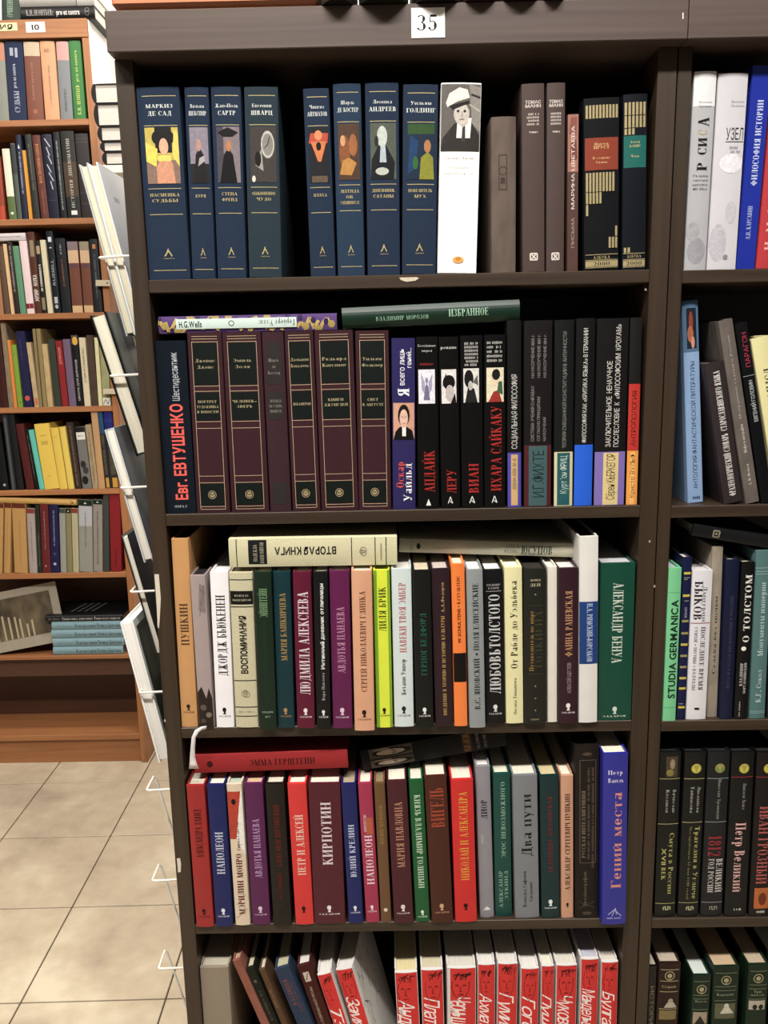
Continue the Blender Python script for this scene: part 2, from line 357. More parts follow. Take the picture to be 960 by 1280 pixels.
def make_book(w, h, d, cover, kind='satin', ops=(), page='ece6d6', hard=True, bulge=None, name=None, pstyle='print', board=None):
    root = empty(name or ('hardcover_book' if hard else 'paperback_book'), (0, 0, 0))
    th = min(.0024, w*.14) if hard else min(.0006, w*.08)
    b = (min(.0014, w*.06) if hard else 0) if bulge is None else bulge
    o = [(-w/2, d), (-w/2, .009)]
    o += ([(-w/2+.0009, .006), (-w/2+.0009, .004), (-w/2, .002)] if hard and w > .01 else [(-w/2, .003)])
    arc = [((k/8-.5)*(w-.0012), spine_y(k/8, b)) for k in range(9)]
    o += arc + [(-x, y) for x, y in o[::-1]] + [(w/2-th, d), (w/2-th, .0042), (-w/2+th, .0042), (-w/2+th, d)]
    m = MB(); m.prism(o, 0, h); m.obj('cover', mat(cover, kind), root)
    e = .003 if hard else .0004; yb = d-(.003 if hard else .0002)
    p = MB(); x = w/2-th-.00005
    p.prism([(-x, yb), (-x, .0046), (x, .0046), (x, yb)] if hard else [(-x, yb), (-x, .0043), (x, .0043), (x, yb)], e, h-e)
    p.obj('page_block', pages(page), root)
    print_ops(root, ops, w, h, b, pstyle)
    return root
# ---------------------------------------------------------------- placing books from where they stand in the photograph
def solve_x(xp, Y, Z):
    a = (xp-480)/F; d0 = Vector((0, Y-CAM.y, Z-CAM.z))
    # (d0+dx*X).RT = a (d0+dx*X).FW
    return CAM.x + (a*d0.dot(FW)-d0.dot(RT))/(RT.x-a*FW.x)
def on_plane_y(xp, yp, Z):
    d = FW+RT*((xp-480)/F)-UP*((yp-640)/F); return (CAM+d*((Z-CAM.z)/d.z)).y
def B(tl, tr, bl, br, yt, style, ops, label, **k): return (tl, tr, bl, br, yt, style, ops, label, k)
def place_row(items, zs, where, group, Y=.004, yref=None, d=.14, xmin=-9, xmax=9, hard=True, cat='book', page='ece6d6', gap=.0003, zmax=9):
    prev = None
    n = len(items)
    for it in items:
        tl, tr, bl, br, yt, style, ops, label, k = it
        y = k.get('Y', Y)
        if 'yb' in k: y = min(.03, max(-.02, on_plane_y((bl+br)/2, k['yb'], zs)))
        yr = k.get('yref', yref)
        if yr: zb = px((bl+br)/2, yr, y).z
        else: zb = zs
        xb0, xb1 = solve_x(bl, y, zb), solve_x(br, y, zb)
        p0, p1 = px(tl, yt, y), px(tr, yt, y)
        xb, xt, zt = (xb0+xb1)/2, (p0.x+p1.x)/2, (p0.z+p1.z)/2
        tn = (xt-xb)/(zt-zb); x0 = xb+(zs-zb)*tn
        lean = math.atan(tn); w = ((xb1-xb0)+(p1.x-p0.x))/2*cos(lean)-.0004
        if 'w' in k: w = k['w']
        H = min(zt, zmax)-zs
        hw = w/2/cos(lean)
        L0, R0, L1, R1 = x0-hw, x0+hw, x0-hw+H*tn, x0+hw+H*tn
        if prev and not k.get('free'):
            a0, a1, pH, py = prev; m_ = min(pH, H); q = lambda a, b, hh, z: a+(b-a)*z/hh
            e0 = a0+gap-L0
            if e0 > 0: L0 += e0; R0 += max(0, e0-.0015) if R0-L0 < .008 else 0
            e1 = q(a0, a1, pH, m_)+gap-q(L0, L1, H, m_)
            if e1 > 0: L1 += e1*H/m_; R1 += e1*H/m_*.6
        L0 = max(L0, xmin+.0004); L1 = max(L1, xmin+.0004); e = max(R0, R1)-xmax
        if e > -.0003: R0 = min(R0, xmax-.0004); R1 = min(R1, xmax-.0004)
        c0, c1 = (L0+R0)/2, (L1+R1)/2; lean = atan2(c1-c0, H); w = min(R0-L0, (R0-L0+R1-L1)/2)*cos(lean)
        w = max(w, .004); hw = w/2/cos(lean)
        h = H/cos(lean)-abs(tan(lean))*w/2
        st = style.split('/'); hd = hard if len(st) < 3 or not st[2] else st[2] == 'h'
        root = make_book(w, h, k.get('d', d), st[0], st[1] if len(st) > 1 and st[1] else 'satin', ops, k.get('page', page), hd, k.get('bulge'), k.get('name'))
        root.location = (c0, y, zs+w/2*abs(sin(lean))+.0002); root.rotation_euler = (0, lean, radians(k.get('yaw', 0)))
        tag(root, label+(' '+where if not k.get('nw') else ''), cat, group)
        if not k.get('skip'): prev = (c0+hw, c0+hw+H*tan(lean), H, y)
def lay(tail, head, thick, Y, style, ops, label, group=None, d=.14, page='ece6d6', bulge=None, pitch=0, hard=True, Yh=None, wm=None, grow=0):
    a = px(*tail, Y); b = px(*head, Y if Yh is None else Yh); w = wm or thick/F*(Y-CAM.y)*1.02
    st = style.split('/')
    v = b-a; h = v.length
    root = make_book(w, h, d, st[0], st[1] if len(st) > 1 else 'satin', ops, page, hard, bulge)
    root.location = a; root.rotation_euler = (pitch, atan2(v.x, v.z), 0)
    tag(root, label, 'book', group); return root
# ================================================================ THE SETTING
def struct(o): o['kind'] = 'structure'; return o
FL = MB(); FL.box(-3.2, 3.0, -3.4, 1.9, -.06, -.0035)
floor = struct(FL.obj('floor', mat('5e5244', 'matte')))
def tile_mat():
    m, nt, b = nt_new('beige_stoneware'); N, L = nt.nodes, nt.links
    ge = N.new('ShaderNodeNewGeometry'); ns = N.new('ShaderNodeTexNoise'); ns.inputs['Scale'].default_value = 3.2; ns.inputs['Detail'].default_value = 5; ns.inputs['Distortion'].default_value = .6
    n2 = N.new('ShaderNodeTexNoise'); n2.inputs['Scale'].default_value = 26; n2.inputs['Detail'].default_value = 3
    cr = N.new('ShaderNodeValToRGB'); e = cr.color_ramp.elements
    e[0].position = .34; e[0].color = (*lin('a18f7c'), 1); e[1].position = .64; e[1].color = (*lin('cbbea6'), 1)
    x = e.new(.5); x.color = (*lin('b8a890'), 1)
    mx = N.new('ShaderNodeMix'); mx.data_type = 'FLOAT'; mx.inputs[0].default_value = .22
    L.new(ge.outputs['Position'], ns.inputs['Vector']); L.new(ge.outputs['Position'], n2.inputs['Vector'])
    L.new(ns.outputs[0], mx.inputs[2]); L.new(n2.outputs[0], mx.inputs[3]); L.new(mx.outputs[0], cr.inputs[0]); L.new(cr.outputs[0], b.inputs['Base Color'])
    b.inputs['Roughness'].default_value = .32
    return m
TM = tile_mat(); TS = .3
tb = MB(); g = TS/2-.0017; tb.box(-g, g, -g, g, -.008, 0, bev=.001); t_me = None
a_ = radians(1.0)
for i in range(-8, 13):
    for j in range(-12, 5):
        x, y = (i+.5)*TS, (j+.5)*TS
        X, Y = -.79+x*cos(a_)-y*sin(a_), .483+x*sin(a_)+y*cos(a_)
        if not (-3.0 < X < 1.2 and -2.3 < Y < 1.6): continue
        if t_me is None: o = tb.obj('tile', TM); t_me = o.data
        else: o = bpy.data.objects.new('tile', t_me); col.objects.link(o)
        o.location = (X, Y, 0); o.rotation_euler = (0, 0, a_+pi/2*R.randrange(4)); o.parent = floor
wb = MB(); wb.box(-3.2, 3.0, 1.72, 1.82, 0, CEIL); struct(wb.obj('wall_back', mat('f6f4ee', 'wall')))
cb = MB(); cb.box(-3.2, 3.0, -3.4, 1.9, CEIL, CEIL+.08); struct(cb.obj('ceiling', mat('e6e2da', 'wall')))
LM = bpy.data.materials.new('lamp_diffuser'); LM.use_nodes = True
bb = LM.node_tree.nodes['Principled BSDF']; bb.inputs['Emission Color'].default_value = (1, .94, .86, 1); bb.inputs['Emission Strength'].default_value = 4
for i, (lx, ly, sx, sy, p) in enumerate(LAMPS):
    r_ = empty('ceiling_lamp', (lx, ly, CEIL-.0005))
    h_ = MB(); h_.box(-sx/2-.03, sx/2+.03, -sy/2-.03, sy/2+.03, -.03, 0, bev=.006); h_.obj('housing', mat('e8e8e4', 'plastic'), r_)
    h_ = MB(); h_.box(-sx/2, sx/2, -sy/2, sy/2, -.06, -.03, bev=.008); h_.obj('diffuser', LM, r_)
    tag(r_, ['white tube ceiling lamp above the aisle before the dark bookcase', 'added white tube fill lamp above the aisle by the orange bookcase', 'added white tube fill lamp farthest left, over the open floor', 'added white tube fill lamp brightening between the dark and orange bookcase'][i], 'lamp', 'tube lamps on the ceiling')
# ---------------------------------------------------------------- main dark bookcase and its right-hand neighbour
Z0 = 1.31
SH = [Z0+z for z in (.0855, -.1937, -.4765, -.7649, -1.051)]
CB, CT = px(136, 65.6, -.023).z, px(132, 13, -.023).z
def bookcase(x0, x1, label, px0, px1, cx0, cx1, dz=0):
    r_ = empty('bookcase', ((x0+x1)/2, .13, 0)); c_ = (x0+x1)/2
    P = lambda n, m, a, b, c, d, e, f, bev=.0006: boxo(n, m, r_, a-c_, b-c_, c-.13, d-.13, e, f, bev=bev)
    P('side_panel', WENGE_V, x0, px0, 0, .26, 0, CB-.0001); P('side_panel', WENGE_V, px1, x1, 0, .26, 0, CB-.0001)
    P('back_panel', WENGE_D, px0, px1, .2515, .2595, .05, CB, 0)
    for z in SH: P('shelf', WENGE_H, px0+.0002, px1-.0002, 0, .2515, z-.0145+dz, z+dz)
    P('plinth', WENGE_H, px0+.0002, px1-.0002, .02, .035, 0, .06); P('shelf', WENGE_H, px0+.0002, px1-.0002, 0, .2515, .061, .0755)
    P('cornice', WENGE_C, cx0, cx1, -.023, .262, CB, CT, .001)
    return tag(r_, label, 'bookcase', 'dark wenge bookcases side by side'), c_
ml, mlr = -.3034, -.2831
case, cc = bookcase(-.3034, .3228, 'dark wenge bookcase in the middle under the white number card', -.2831, .3015, -.3034, .3253)
case2, cc2 = bookcase(.3242, .945, 'dark wenge bookcase cut off by the right edge of photo', .3395, .9297, .3259, .9472, -.0018)
# nicks, screw holes and torn paper left on the panels
def scrap(parent, name, pts, Y, th, m, label=None):
    V = [px(x, y, Y) for x, y in pts]; b_ = MB(); n = len(V)
    vs = V+[v+Vector((0, th, 0)) for v in V]
    b_.add(vs, [tuple(range(n)), tuple(range(2*n-1, n-1, -1))]+[(k, k+n, (k+1) % n+n, (k+1) % n) for k in range(n)])
    o = b_.obj(name, m); o.parent = parent; o.matrix_parent_inverse = Matrix.Translation(-Vector(parent.location))
    if label: o['label'] = label
    return o
scrap(case, 'tape_scrap', [(193, 718), (198.5, 718), (200, 737), (201, 748), (199.5, 776), (198.6, 786), (197, 783), (196, 760)], -.0006, .0005, mat('cfc8b8', 'paper'), 'torn strip of whitish tape on the panel edge')
scrap(case, 'tape_scrap', [(221, 1073.5), (225, 1073), (226.3, 1080), (225.8, 1090), (222.6, 1090.5)], -.0006, .0005, mat('d6cfc0', 'paper'), 'small whitish tape patch on the panel edge')
scrap(case, 'tape_scrap', [(499, 347), (520, 346.4), (524, 347.6), (519, 351), (508, 352.3), (501, 350)], -.0006, .0005, mat('c9beaa', 'worn'), 'chipped pale patch under the shelf edge')
for x, y in ((206, 901), (807, 362), (812, 677), (818, 733)): scrap(case, 'edge_nick', [(x-1.2, y-1), (x+1, y-1.6), (x+1.4, y+1), (x-.6, y+1.6)], -.0006, .0005, mat('a89c8a', 'worn'))
scrap(case2, 'edge_nick', [(853, 16), (854.4, 15.5), (854.6, 23), (853.2, 24)], -.0236, .0005, mat('d8d4cc', 'paper'))
# number card
def card(name, x0, x1, y0, y1, Y, c, text, tc, label, font, wu, hv, kind='paper', uc=.5):
    a = px(x0, y1, Y); b = px(x1, y0, Y); wd, ht = b.x-a.x, b.z-a.z
    r_ = empty(name, ((a.x+b.x)/2, Y, a.z), (0, radians(1.1)*0, 0))
    q = MB(); q.box(-wd/2, wd/2, 0, .0006, 0, ht); q.obj('card', mat(c, kind), r_)
    print_ops(r_, [('H', text, uc, .5, wu, hv, tc, font)], wd, ht, 0); return tag(r_, label, 'number card' if text[-1].isdigit() else 'sign')
card('number_card', 514.5, 556, 9, 47.5, -.0237, 'f4f2ee', '35', '1c1c1e', 'white square number card reading 35 on the dark cornice', 's', .68, .52)
# ---------------------------------------------------------------- orange bookcase behind, on the left
LY = 1.5
LZ = [px(x, y, LY).z for x, y in ((55, 149.5), (57, 273.3), (64, 391.5), (73, 508.5), (75, 612), (80, 716.5))]
LZ7 = px(70, 820, LY).z; LZ8 = px(88, 919, LY).z
lxi = px(150, 610, LY).x-.003; lxo = lxi+.019; LTOP = px(60, 24, LY).z; LHB = px(60, 47.5, LY).z
lx0 = lxo-.84; lc = (lx0+lxo)/2
lcase = empty('bookcase', (lc, LY+.09, 0))
P = lambda n, m, a, b, c, d, e, f, bev=.0008: boxo(n, m, lcase, a-lc, b-lc, c-LY-.09, d-LY-.09, e, f, bev=bev)
P('side_panel', OAK_V, lxi, lxo, LY, LY+.18, 0, LHB-.0005); P('side_panel', OAK_V, lx0, lx0+.019, LY, LY+.18, 0, LHB-.0005)
P('header', OAK_H, lx0, lxo-.001, LY-.002, LY+.18, LHB, LTOP)
dk = streak('shade_toned_beech', '5c3c28', '68462f', (3, 3, 30), .6)  # beech darkened: the shade inside the case is put into this colour
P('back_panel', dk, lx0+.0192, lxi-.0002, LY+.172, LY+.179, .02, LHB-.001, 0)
for z in LZ: P('shelf', OAK_H, lx0+.0192, lxi-.0002, LY, LY+.1715, z-.0165, z)
P('shelf', OAK_H, lx0+.0192, lxi-.0002, LY-.0, LY+.1715, LZ7-.012, LZ7)
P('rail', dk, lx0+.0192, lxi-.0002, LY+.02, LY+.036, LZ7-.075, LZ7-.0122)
P('shelf', OAK_H, lx0+.0192, lxi-.0002, LY+.0, LY+.1715, LZ8-.018, LZ8)
P('plinth', OAK_H, lx0+.0192, lxi-.0002, LY+.012, LY+.03, 0, LZ8-.0182)
tag(lcase, 'orange beech bookcase of seven shelves behind on the left', 'bookcase')
card('section_card', -62, 21, 28.2, 40.2, LY-.0028, 'e8dcae', 'ИЯ', '4a4536', 'yellow section card with letters on the orange bookcase header', 'b', .2, .6, uc=.84)
card('number_card', 33, 55.6, 27, 40.6, LY-.0028, 'f2ece2', '10', '3a3836', 'small white number card reading 10 on the orange header', 'b', .46, .52)
for k, (x, y, x2, y2) in enumerate(((119.6, 350, 137, 357.5), (129, 486, 149, 492.5))):
    o = scrap(lcase, 'shelf_clip', [(x, y), (x2, y), (x2, y2), (x, y2)], LY-.012, .011, mat('c9bda6', 'plastic'), 'pale plastic clip on the panel edge')
    c_ = px(x2-3, (y+y2)/2, LY-.0125); q = MB(); q.prism([(c_.x-.002, c_.y), (c_.x+.002, c_.y), (c_.x+.002, c_.y+.0015), (c_.x-.002, c_.y+.0015)], c_.z-.002, c_.z+.002)
    s_ = q.obj('screw_hole', mat('2a2622')); s_.parent = lcase; s_.matrix_parent_inverse = Matrix.Translation(-Vector(lcase.location))
# sheet of white paper taped over the upper side panel
q = MB(); za, zb_ = px(118, 118, LY).z, px(106, 24, LY).z
q.add([(lxo+.0004, LY+.002, za+.012), (lxo+.0004, LY+.178, za), (lxo+.0004, LY+.178, zb_+.02), (lxo+.0004, LY+.002, zb_),
       (lxo+.0012, LY+.002, za+.012), (lxo+.0012, LY+.178, za), (lxo+.0012, LY+.178, zb_+.02), (lxo+.0012, LY+.002, zb_)],
      [(0, 1, 2, 3), (7, 6, 5, 4), (0, 4, 5, 1), (1, 5, 6, 2), (2, 6, 7, 3), (3, 7, 4, 0)])
ps = q.obj('paper_sheet', mat('f4f2ec', 'paper')); tag(ps, 'large white paper sheet on the side of the orange bookcase', 'paper')
# wall shelf with thick books lying, seen between the two bookcases
wz = px(140, 206, 1.30).z; 
ws = empty('wall_shelf', (-.62, 1.72, wz-.02)); q = MB(); q.box(-.135, .15, -.42, -.0005, 0, .0195, bev=.001); q.obj('board', mat('dedacf', 'paper'), ws)
for x in (-.1, .1):
    q = MB(); q.box(x-.006, x+.006, -.25, -.0005, -.0045, 0); q.box(x-.006, x+.006, -.006, -.0005, -.16, -.0045); q.obj('bracket', mat('c8c4ba', 'plastic'), ws)
tag(ws, 'white wall shelf between the bookcases under the lying black books', 'shelf')
z = wz
for k, (ya, yb_) in enumerate(((206, 192), (191.5, 180.5), (180, 164), (163, 139), (138, 117))):
    th = (ya-yb_)/F*2.33; y_ = 1.30
    rt = make_book(th, .17, .165, '1b1a1c', 'leather', [], 'd8d2ca', True, .007)
    # spine towards the left, foot of the book towards the viewer
    rt.matrix_world = Matrix.Translation((px((127, 125.5, 123.5, 121, 120)[k], 150, y_).x, y_, z+th/2+.0004)) @ Matrix(((0, 1, 0), (0, 0, 1), (1, 0, 0))).to_4x4()
    tag(rt, ('lowest', 'second from bottom', 'middle', 'second from top', 'topmost')[k]+' black thick book lying in the stack on the wall shelf', 'book', 'thick books lying on the wall shelf')
    z += th+.0008
# ================================================================ BOOKS OF THE DARK BOOKCASE
D = 'book'
GOLD = 'c9b98a'
MX, MN = .3015, -.2831
def azb(a1, a2, ts, pc, s1=.5, s2=.66, logo=1):
    o = [('l', [.956, .807, .483, .348, .05], .12, .92, GOLD)]
    if a1: o += [('H', a1, .52, .905, s1, .018, 'c8ccc8', 's', '@author')]
    o += [('H', a2, .52, .868, s2, .022, 'c8ccc8', 's', '@author')]
    for k, s in enumerate(ts): o.append(('H', s, .52, .43-.03*k+(.012 if len(ts) == 1 else .02), min(.72, .09*len(s)+.1), .016, GOLD, 's'))
    o += pic(.13, .509, .92, .797, pc)
    o += [('k', [(.42, .125), (.52, .155), (.6, .125)], .03, GOLD, '@emblem'), ('k', [(.45, .13), (.52, .165)], .03, GOLD, '@emblem'), ('H', 'АЗБУКА', .52, .113, .28, .006, GOLD, 'n', '@publisher_name')]
    return o
NAVY = '22354c/cloth'
row1 = [
 B(168.6, 224.5, 185.5, 238.7, 109.5, NAVY, azb('МАРКИЗ', 'ДЕ САД', ['НАСМЕШКА', 'СУДЬБЫ'], [('r', 0, 0, 1, 1, 'b9a95a'), ('r', 0, 0, 1, .42, '8b7468'), ('r', .3, .55, .8, 1, '2c2a2c'), ('e', .36, .82, .16, .12, '2a282a'), ('e', .72, .82, .16, .12, '2a282a'), ('p', [(.3, 0), (.85, 0), (.8, .36), (.62, .46), (.45, .46), (.3, .3)], 'c59478'), ('e', .55, .66, .14, .15, 'd3a78c'), ('r', .36, .4, .76, .5, 'd8c56a'), ('p', [(0, .4), (.3, .3), (.36, .62), (0, .75)], 'd9c45e'), ('p', [(.8, .5), (1, .3), (1, .9), (.88, .95)], 'd5c266')], .66, .58), 'thickest navy cloth book with a golden picture, leftmost'),
 B(229.4, 261, 240.6, 269.9, 109.5, NAVY, azb('Вильям', 'ШЕКСПИР', ['БУРЯ'], [('r', 0, 0, 1, 1, '8d8590'), ('r', 0, 0, 1, .35, '33302f'), ('p', [(.2, 0), (.9, 0), (.75, .5), (.5, .65), (.3, .5)], '2b2a2c'), ('e', .48, .68, .14, .11, 'b08d7c'), ('p', [(.42, .3), (.8, .4), (.8, .5), (.5, .45)], 'a9a4a2')], .6, .76), 'thin navy cloth book with a seated figure in black'),
 B(263, 301, 271.7, 309, 109, NAVY, azb('Жан-Поль', 'САРТР', ['СТЕНА', 'ФРЕЙД'], [('r', 0, 0, 1, 1, '877c80'), ('r', 0, 0, .3, 1, '55505a'), ('p', [(.1, 0), (.85, 0), (.7, .5), (.5, .62), (.3, .5)], '1f1e20'), ('e', .52, .66, .12, .1, 'b27e5a'), ('p', [(.05, .9), (.5, .99), (.95, .9), (.7, .82), (.3, .82)], '232224')], .8, .62), 'navy cloth book with a dark hatted figure, third from left'),
 B(303.6, 348.6, 312, 352, 109, '2c3d47/cloth', azb('Евгений', 'ШВАРЦ', ['ОБЫКНОВЕННОЕ', 'ЧУДО'], [('r', 0, 0, 1, 1, '4c4744'), ('e', .68, .68, .26, .25, 'b5b2ac'), ('e', .68, .68, .21, .2, '8a8782'), ('k', [(.68, .68), (.76, .82)], .03, '2a2826'), ('k', [(.68, .68), (.56, .62)], .03, '2a2826'), ('p', [(.2, .3), (.5, .2), (.45, .6), (.3, .5)], '9a9790'), ('e', .12, .06, .07, .06, 'c9c6bc'), ('e', .3, .42, .12, .14, '25221f')], .6, .66), 'navy cloth book with a grey clock picture beside the gap'),
 B(377.5, 412, 388.7, 419.5, 111, NAVY, azb('Чингиз', 'АЙТМАТОВ', ['ПЛАХА'], [('r', 0, 0, 1, 1, '2c2c30'), ('p', [(0, .72), (.95, .72), (1, .9), (.1, .9)], 'b5573e'), ('p', [(.1, .75), (.9, .75), (.6, .38), (.45, .38)], 'c67c50'), ('e', .5, .86, .2, .09, 'cf8c66'), ('e', .5, .66, .13, .08, '23201f'), ('r', .1, 0, .9, .12, '6a5a4a')], .6, .8), 'thin navy cloth book with a red figure right of gap'),
 B(415, 451.7, 422.5, 456, 105, '293f55/cloth', azb('Шарль', 'ДЕ КОСТЕР', ['ЛЕГЕНДА', 'ОБ', 'УЛЕНШПИГЕЛЕ'], [('r', 0, 0, 1, 1, '5a4436'), ('e', .3, .5, .26, .3, '8a5a38'), ('e', .7, .62, .2, .2, '9c6a44'), ('p', [(.05, .1), (.6, .08), (.85, .3), (.5, .4), (.2, .35)], 'b3874a'), ('e', .22, .7, .12, .1, 'c29a72')], .5, .8), 'navy cloth book with a brown and ochre figure picture'),
 B(454.8, 499.4, 460, 499.8, 104, NAVY, azb('Леонид', 'АНДРЕЕВ', ['ДНЕВНИК', 'САТАНЫ'], [('r', 0, 0, 1, 1, '5c6258'), ('p', [(0, 0), (.9, 0), (.95, .3), (.62, .6), (.3, .6), (.05, .35)], '24262a'), ('p', [(.36, .3), (.62, .3), (.58, .62), (.4, .62)], 'aab4ba'), ('e', .46, .76, .2, .19, 'b8beb8'), ('e', .45, .14, .26, .07, 'b4b6ac'), ('e', .24, .68, .08, .1, '3a3530')], .6, .84), 'navy cloth book with a pale masked man in black'),
 B(503.8, 548, 501.8, 545.3, 106, NAVY, azb('Уильям', 'ГОЛДИНГ', ['ПОВЕЛИТЕЛЬ', 'МУХ'], [('r', 0, 0, 1, 1, '26364a'), ('r', 0, .82, 1, 1, '3c5a34'), ('p', [(0, .1), (.3, .2), (.4, .7), (.1, .8)], '24486e'), ('p', [(.45, .0), (1, .0), (.95, .4), (.75, .5), (.5, .4)], '8a8a34'), ('e', .74, .6, .13, .12, 'a87c54'), ('e', .3, .3, .1, .12, '3f6c3c')], .62, .86), 'navy cloth book with a boy in green, beside white book'),
 B(550, 603.5, 547.3, 594.8, 104, 'f2f0ec/gloss', pic(.0, .648, 1, .993, [('r', 0, 0, 1, 1, '6d6864'), ('p', [(.7, 1), (1, .95), (1, .3), (.8, .4)], '8f8a84'), ('k', [(.75, .85), (1, .8)], .05, '3c3937'), ('k', [(.72, .7), (1, .6)], .04, 'aaa59f'), ('p', [(0, 0), (1, 0), (.98, .25), (.8, .42), (.35, .42), (.05, .2)], '3b3836'), ('p', [(.4, .2), (.75, .2), (.78, .5), (.42, .5)], 'dcd8d2'), ('p', [(.53, .15), (.63, .15), (.62, .38), (.55, .38)], '4a4745'), ('p', [(.32, .6), (.72, .62), (.68, .42), (.56, .36), (.42, .42)], 'b3aca4'), ('e', .52, .56, .2, .16, 'bdb6ae'), ('p', [(.12, .72), (.2, .86), (.45, .95), (.66, .92), (.72, .8), (.4, .74), (.16, .66)], 'd5d0c9'), ('p', [(.2, .68), (.7, .76), (.72, .72), (.3, .62)], '2f2c2a'), ('e', .43, .6, .035, .02, '3a3634'), ('e', .6, .6, .035, .02, '3a3634'), ('k', [(.47, .48), (.58, .48)], .02, '6a5f58'), ('k', [(.52, .6), (.54, .53), (.5, .52)], .015, '8a8078')]) + [
   ('H', 'Джеймс Джойс', .5, .615, .78, .013, '8c8680', 's', '@author'), ('H', 'Собрание', .5, .565, .5, .01, '96918a', 's'), ('H', 'ранней прозы', .5, .535, .7, .01, '96918a', 's'), ('e', .52, .072, .15, .018, 'd9a860'), ('e', .52, .076, .07, .012, 'c48a3c')], 'white book with a grey photograph of a man in cap'),
 B(612.6, 646.3, 614.6, 644.3, 146.5, '6b5e56/worn/h', [('k', [(.3, .54), (.3, .76), (.62, .76), (.62, .54), (.3, .54)], .035, '4d423c', '@emblem'), ('c', .46, .66, .005, '50453f', .0012), ('m', 'U', .46, .57, .62, .2, '4a3f39')], 'plain worn grey-brown cloth book without jacket', bulge=.0022),
 B(651, 681, 653, 681, 105, '584a46/satin', [('H', 'ТОМАС', .5, .905, .72, .016, 'c9c0ba', 'b', '@author'), ('H', 'МАНН', .5, .885, .72, .016, 'c9c0ba', 'b', '@author')]+[('m', 'H', v, .22, .78, .011, 'b9afa8') for v in (.842, .825, .808, .79)]+[('H', 'ТОМ 1', .5, .748, .4, .008, 'd8d2cc', 'b'), ('k', [(.34, .065), (.34, .1), (.66, .1), (.66, .065), (.34, .065)], .06, 'd0c8c0', '@emblem'), ('k', [(.4, .07), (.6, .095)], .06, 'd0c8c0', '@emblem'), ('k', [(.6, .07), (.4, .095)], .06, 'd0c8c0', '@emblem')], 'tall dull brown book, left one of a matching pair'),
 B(682.7, 707.6, 682.7, 704.9, 104, '584a46/satin', [('H', 'ТОМАС', .5, .905, .78, .016, 'c9c0ba', 'b', '@author'), ('H', 'МАНН', .5, .885, .78, .016, 'c9c0ba', 'b', '@author')]+[('m', 'H', v, .2, .8, .011, 'b9afa8') for v in (.842, .825, .808, .79)]+[('H', 'ТОМ 2', .5, .748, .46, .008, 'd8d2cc', 'b'), ('k', [(.3, .065), (.3, .1), (.7, .1), (.7, .065), (.3, .065)], .07, 'd0c8c0', '@emblem'), ('k', [(.38, .07), (.62, .095)], .07, 'd0c8c0', '@emblem'), ('k', [(.62, .07), (.38, .095)], .07, 'd0c8c0', '@emblem')], 'tall dull brown book, right one of a matching pair'),
 B(708.4, 724.7, 708.8, 722.3, 143, '5e4640/satin/p', [('r', 0, .64, 1, 1, 'a07468', '@picture'), ('p', [(.2, .7), (.9, .72), (.8, .85), (.3, .82)], '7a4c44', '@picture'), ('p', [(.1, .88), (.8, .86), (.9, .98), (.3, .98)], '8a5c52', '@picture'), ('U', 'МАРИНА ЦВЕТАЕВА', .5, .4, .93, .3, 'd8cfc8', 'n'), ('U', 'ПИСЬМА', .5, .15, .35, .28, 'a89890', 'n')], 'narrow brown paperback with a pink patterned top'),
 B(728.6, 775, 729.4, 773.7, 122.7, '1c1e22/gloss', [('r', .03, .59, .97, .775, '8c4430', '@label_panel'), ('H', 'Марсель', .5, .74, .42, .014, 'cfb07c', 's', '@author'), ('H', 'ПРУСТ', .5, .72, .46, .018, 'cfb07c', 's', '@author'), ('H', 'В сторону', .5, .66, .5, .013, 'cfb07c', 's'), ('H', 'Свана', .5, .635, .32, .013, 'cfb07c', 's')]
   +[('r', .05+.094*k, .885, .05+.094*k+.062, .96, 'b9ab84', '@gold_block') for k in range(10)]
   +[('r', .05+.094*k, .465, .05+.094*k+.062, .575, 'b9ab84', '@gold_block') for k in range(9)]+[('r', .05+.094*k, .395, .05+.094*k+.062, .46, 'b9ab84', '@gold_block') for k in range(5)]+[('r', .05, .325, .112, .39, 'b9ab84', '@gold_block')]
   +[('r', .7+.094*k, .13, .762+.094*k, .195, 'b9ab84', '@gold_block') for k in range(3)]+[('r', .888, .2, .95, .26, 'b9ab84', '@gold_block'), ('H', 'АЗБУКА', .5, .075, .5, .018, 'b9ab84', 's', '@publisher_name'), ('r', .03, .02, .97, .055, 'b9ab84', '@gold_block'), ('H', '2000', .5, .037, .5, .024, '1c1e22', 's', '@publisher_name'), ('l', [.06, .093, .015], .03, .97, 'b9ab84')], 'black and gold striped book with a rust label'),
 B(779, 809.4, 776, 807.8, 118, '1c2028/gloss', [('r', .03, .59, .97, .77, '1f6a62', '@label_panel'), ('H', 'Альбер', .5, .735, .42, .013, 'b9a878', 's', '@author'), ('H', 'КАМЮ', .5, .712, .46, .013, 'b9a878', 's', '@author'), ('H', 'Чума', .5, .655, .36, .014, 'b9a878', 's')]
   +[('r', .05+.155*k, .885, .05+.155*k+.1, .955, 'b9ab84', '@gold_block') for k in range(6)]+[('r', .05+.155*k, .815, .05+.155*k+.1, .88, 'b9ab84', '@gold_block') for k in range(6)]+[('r', .05+.155*k, .775, .05+.155*k+.1, .81, 'b9ab84', '@gold_block') for k in range(3)]
   +[('r', .06+.155*k, .1, .16+.155*k, .13, 'b9ab84', '@gold_block') for k in range(2)]+[('H', 'АЗБУКА', .5, .078, .62, .016, 'b9ab84', 's', '@publisher_name'), ('r', .03, .02, .97, .055, 'b9ab84', '@gold_block'), ('H', '2000', .5, .037, .7, .024, '1c1e22', 's', '@publisher_name'), ('l', [.06, .095, .015], .03, .97, 'b9ab84')], 'black and gold striped book with a green label'),
]
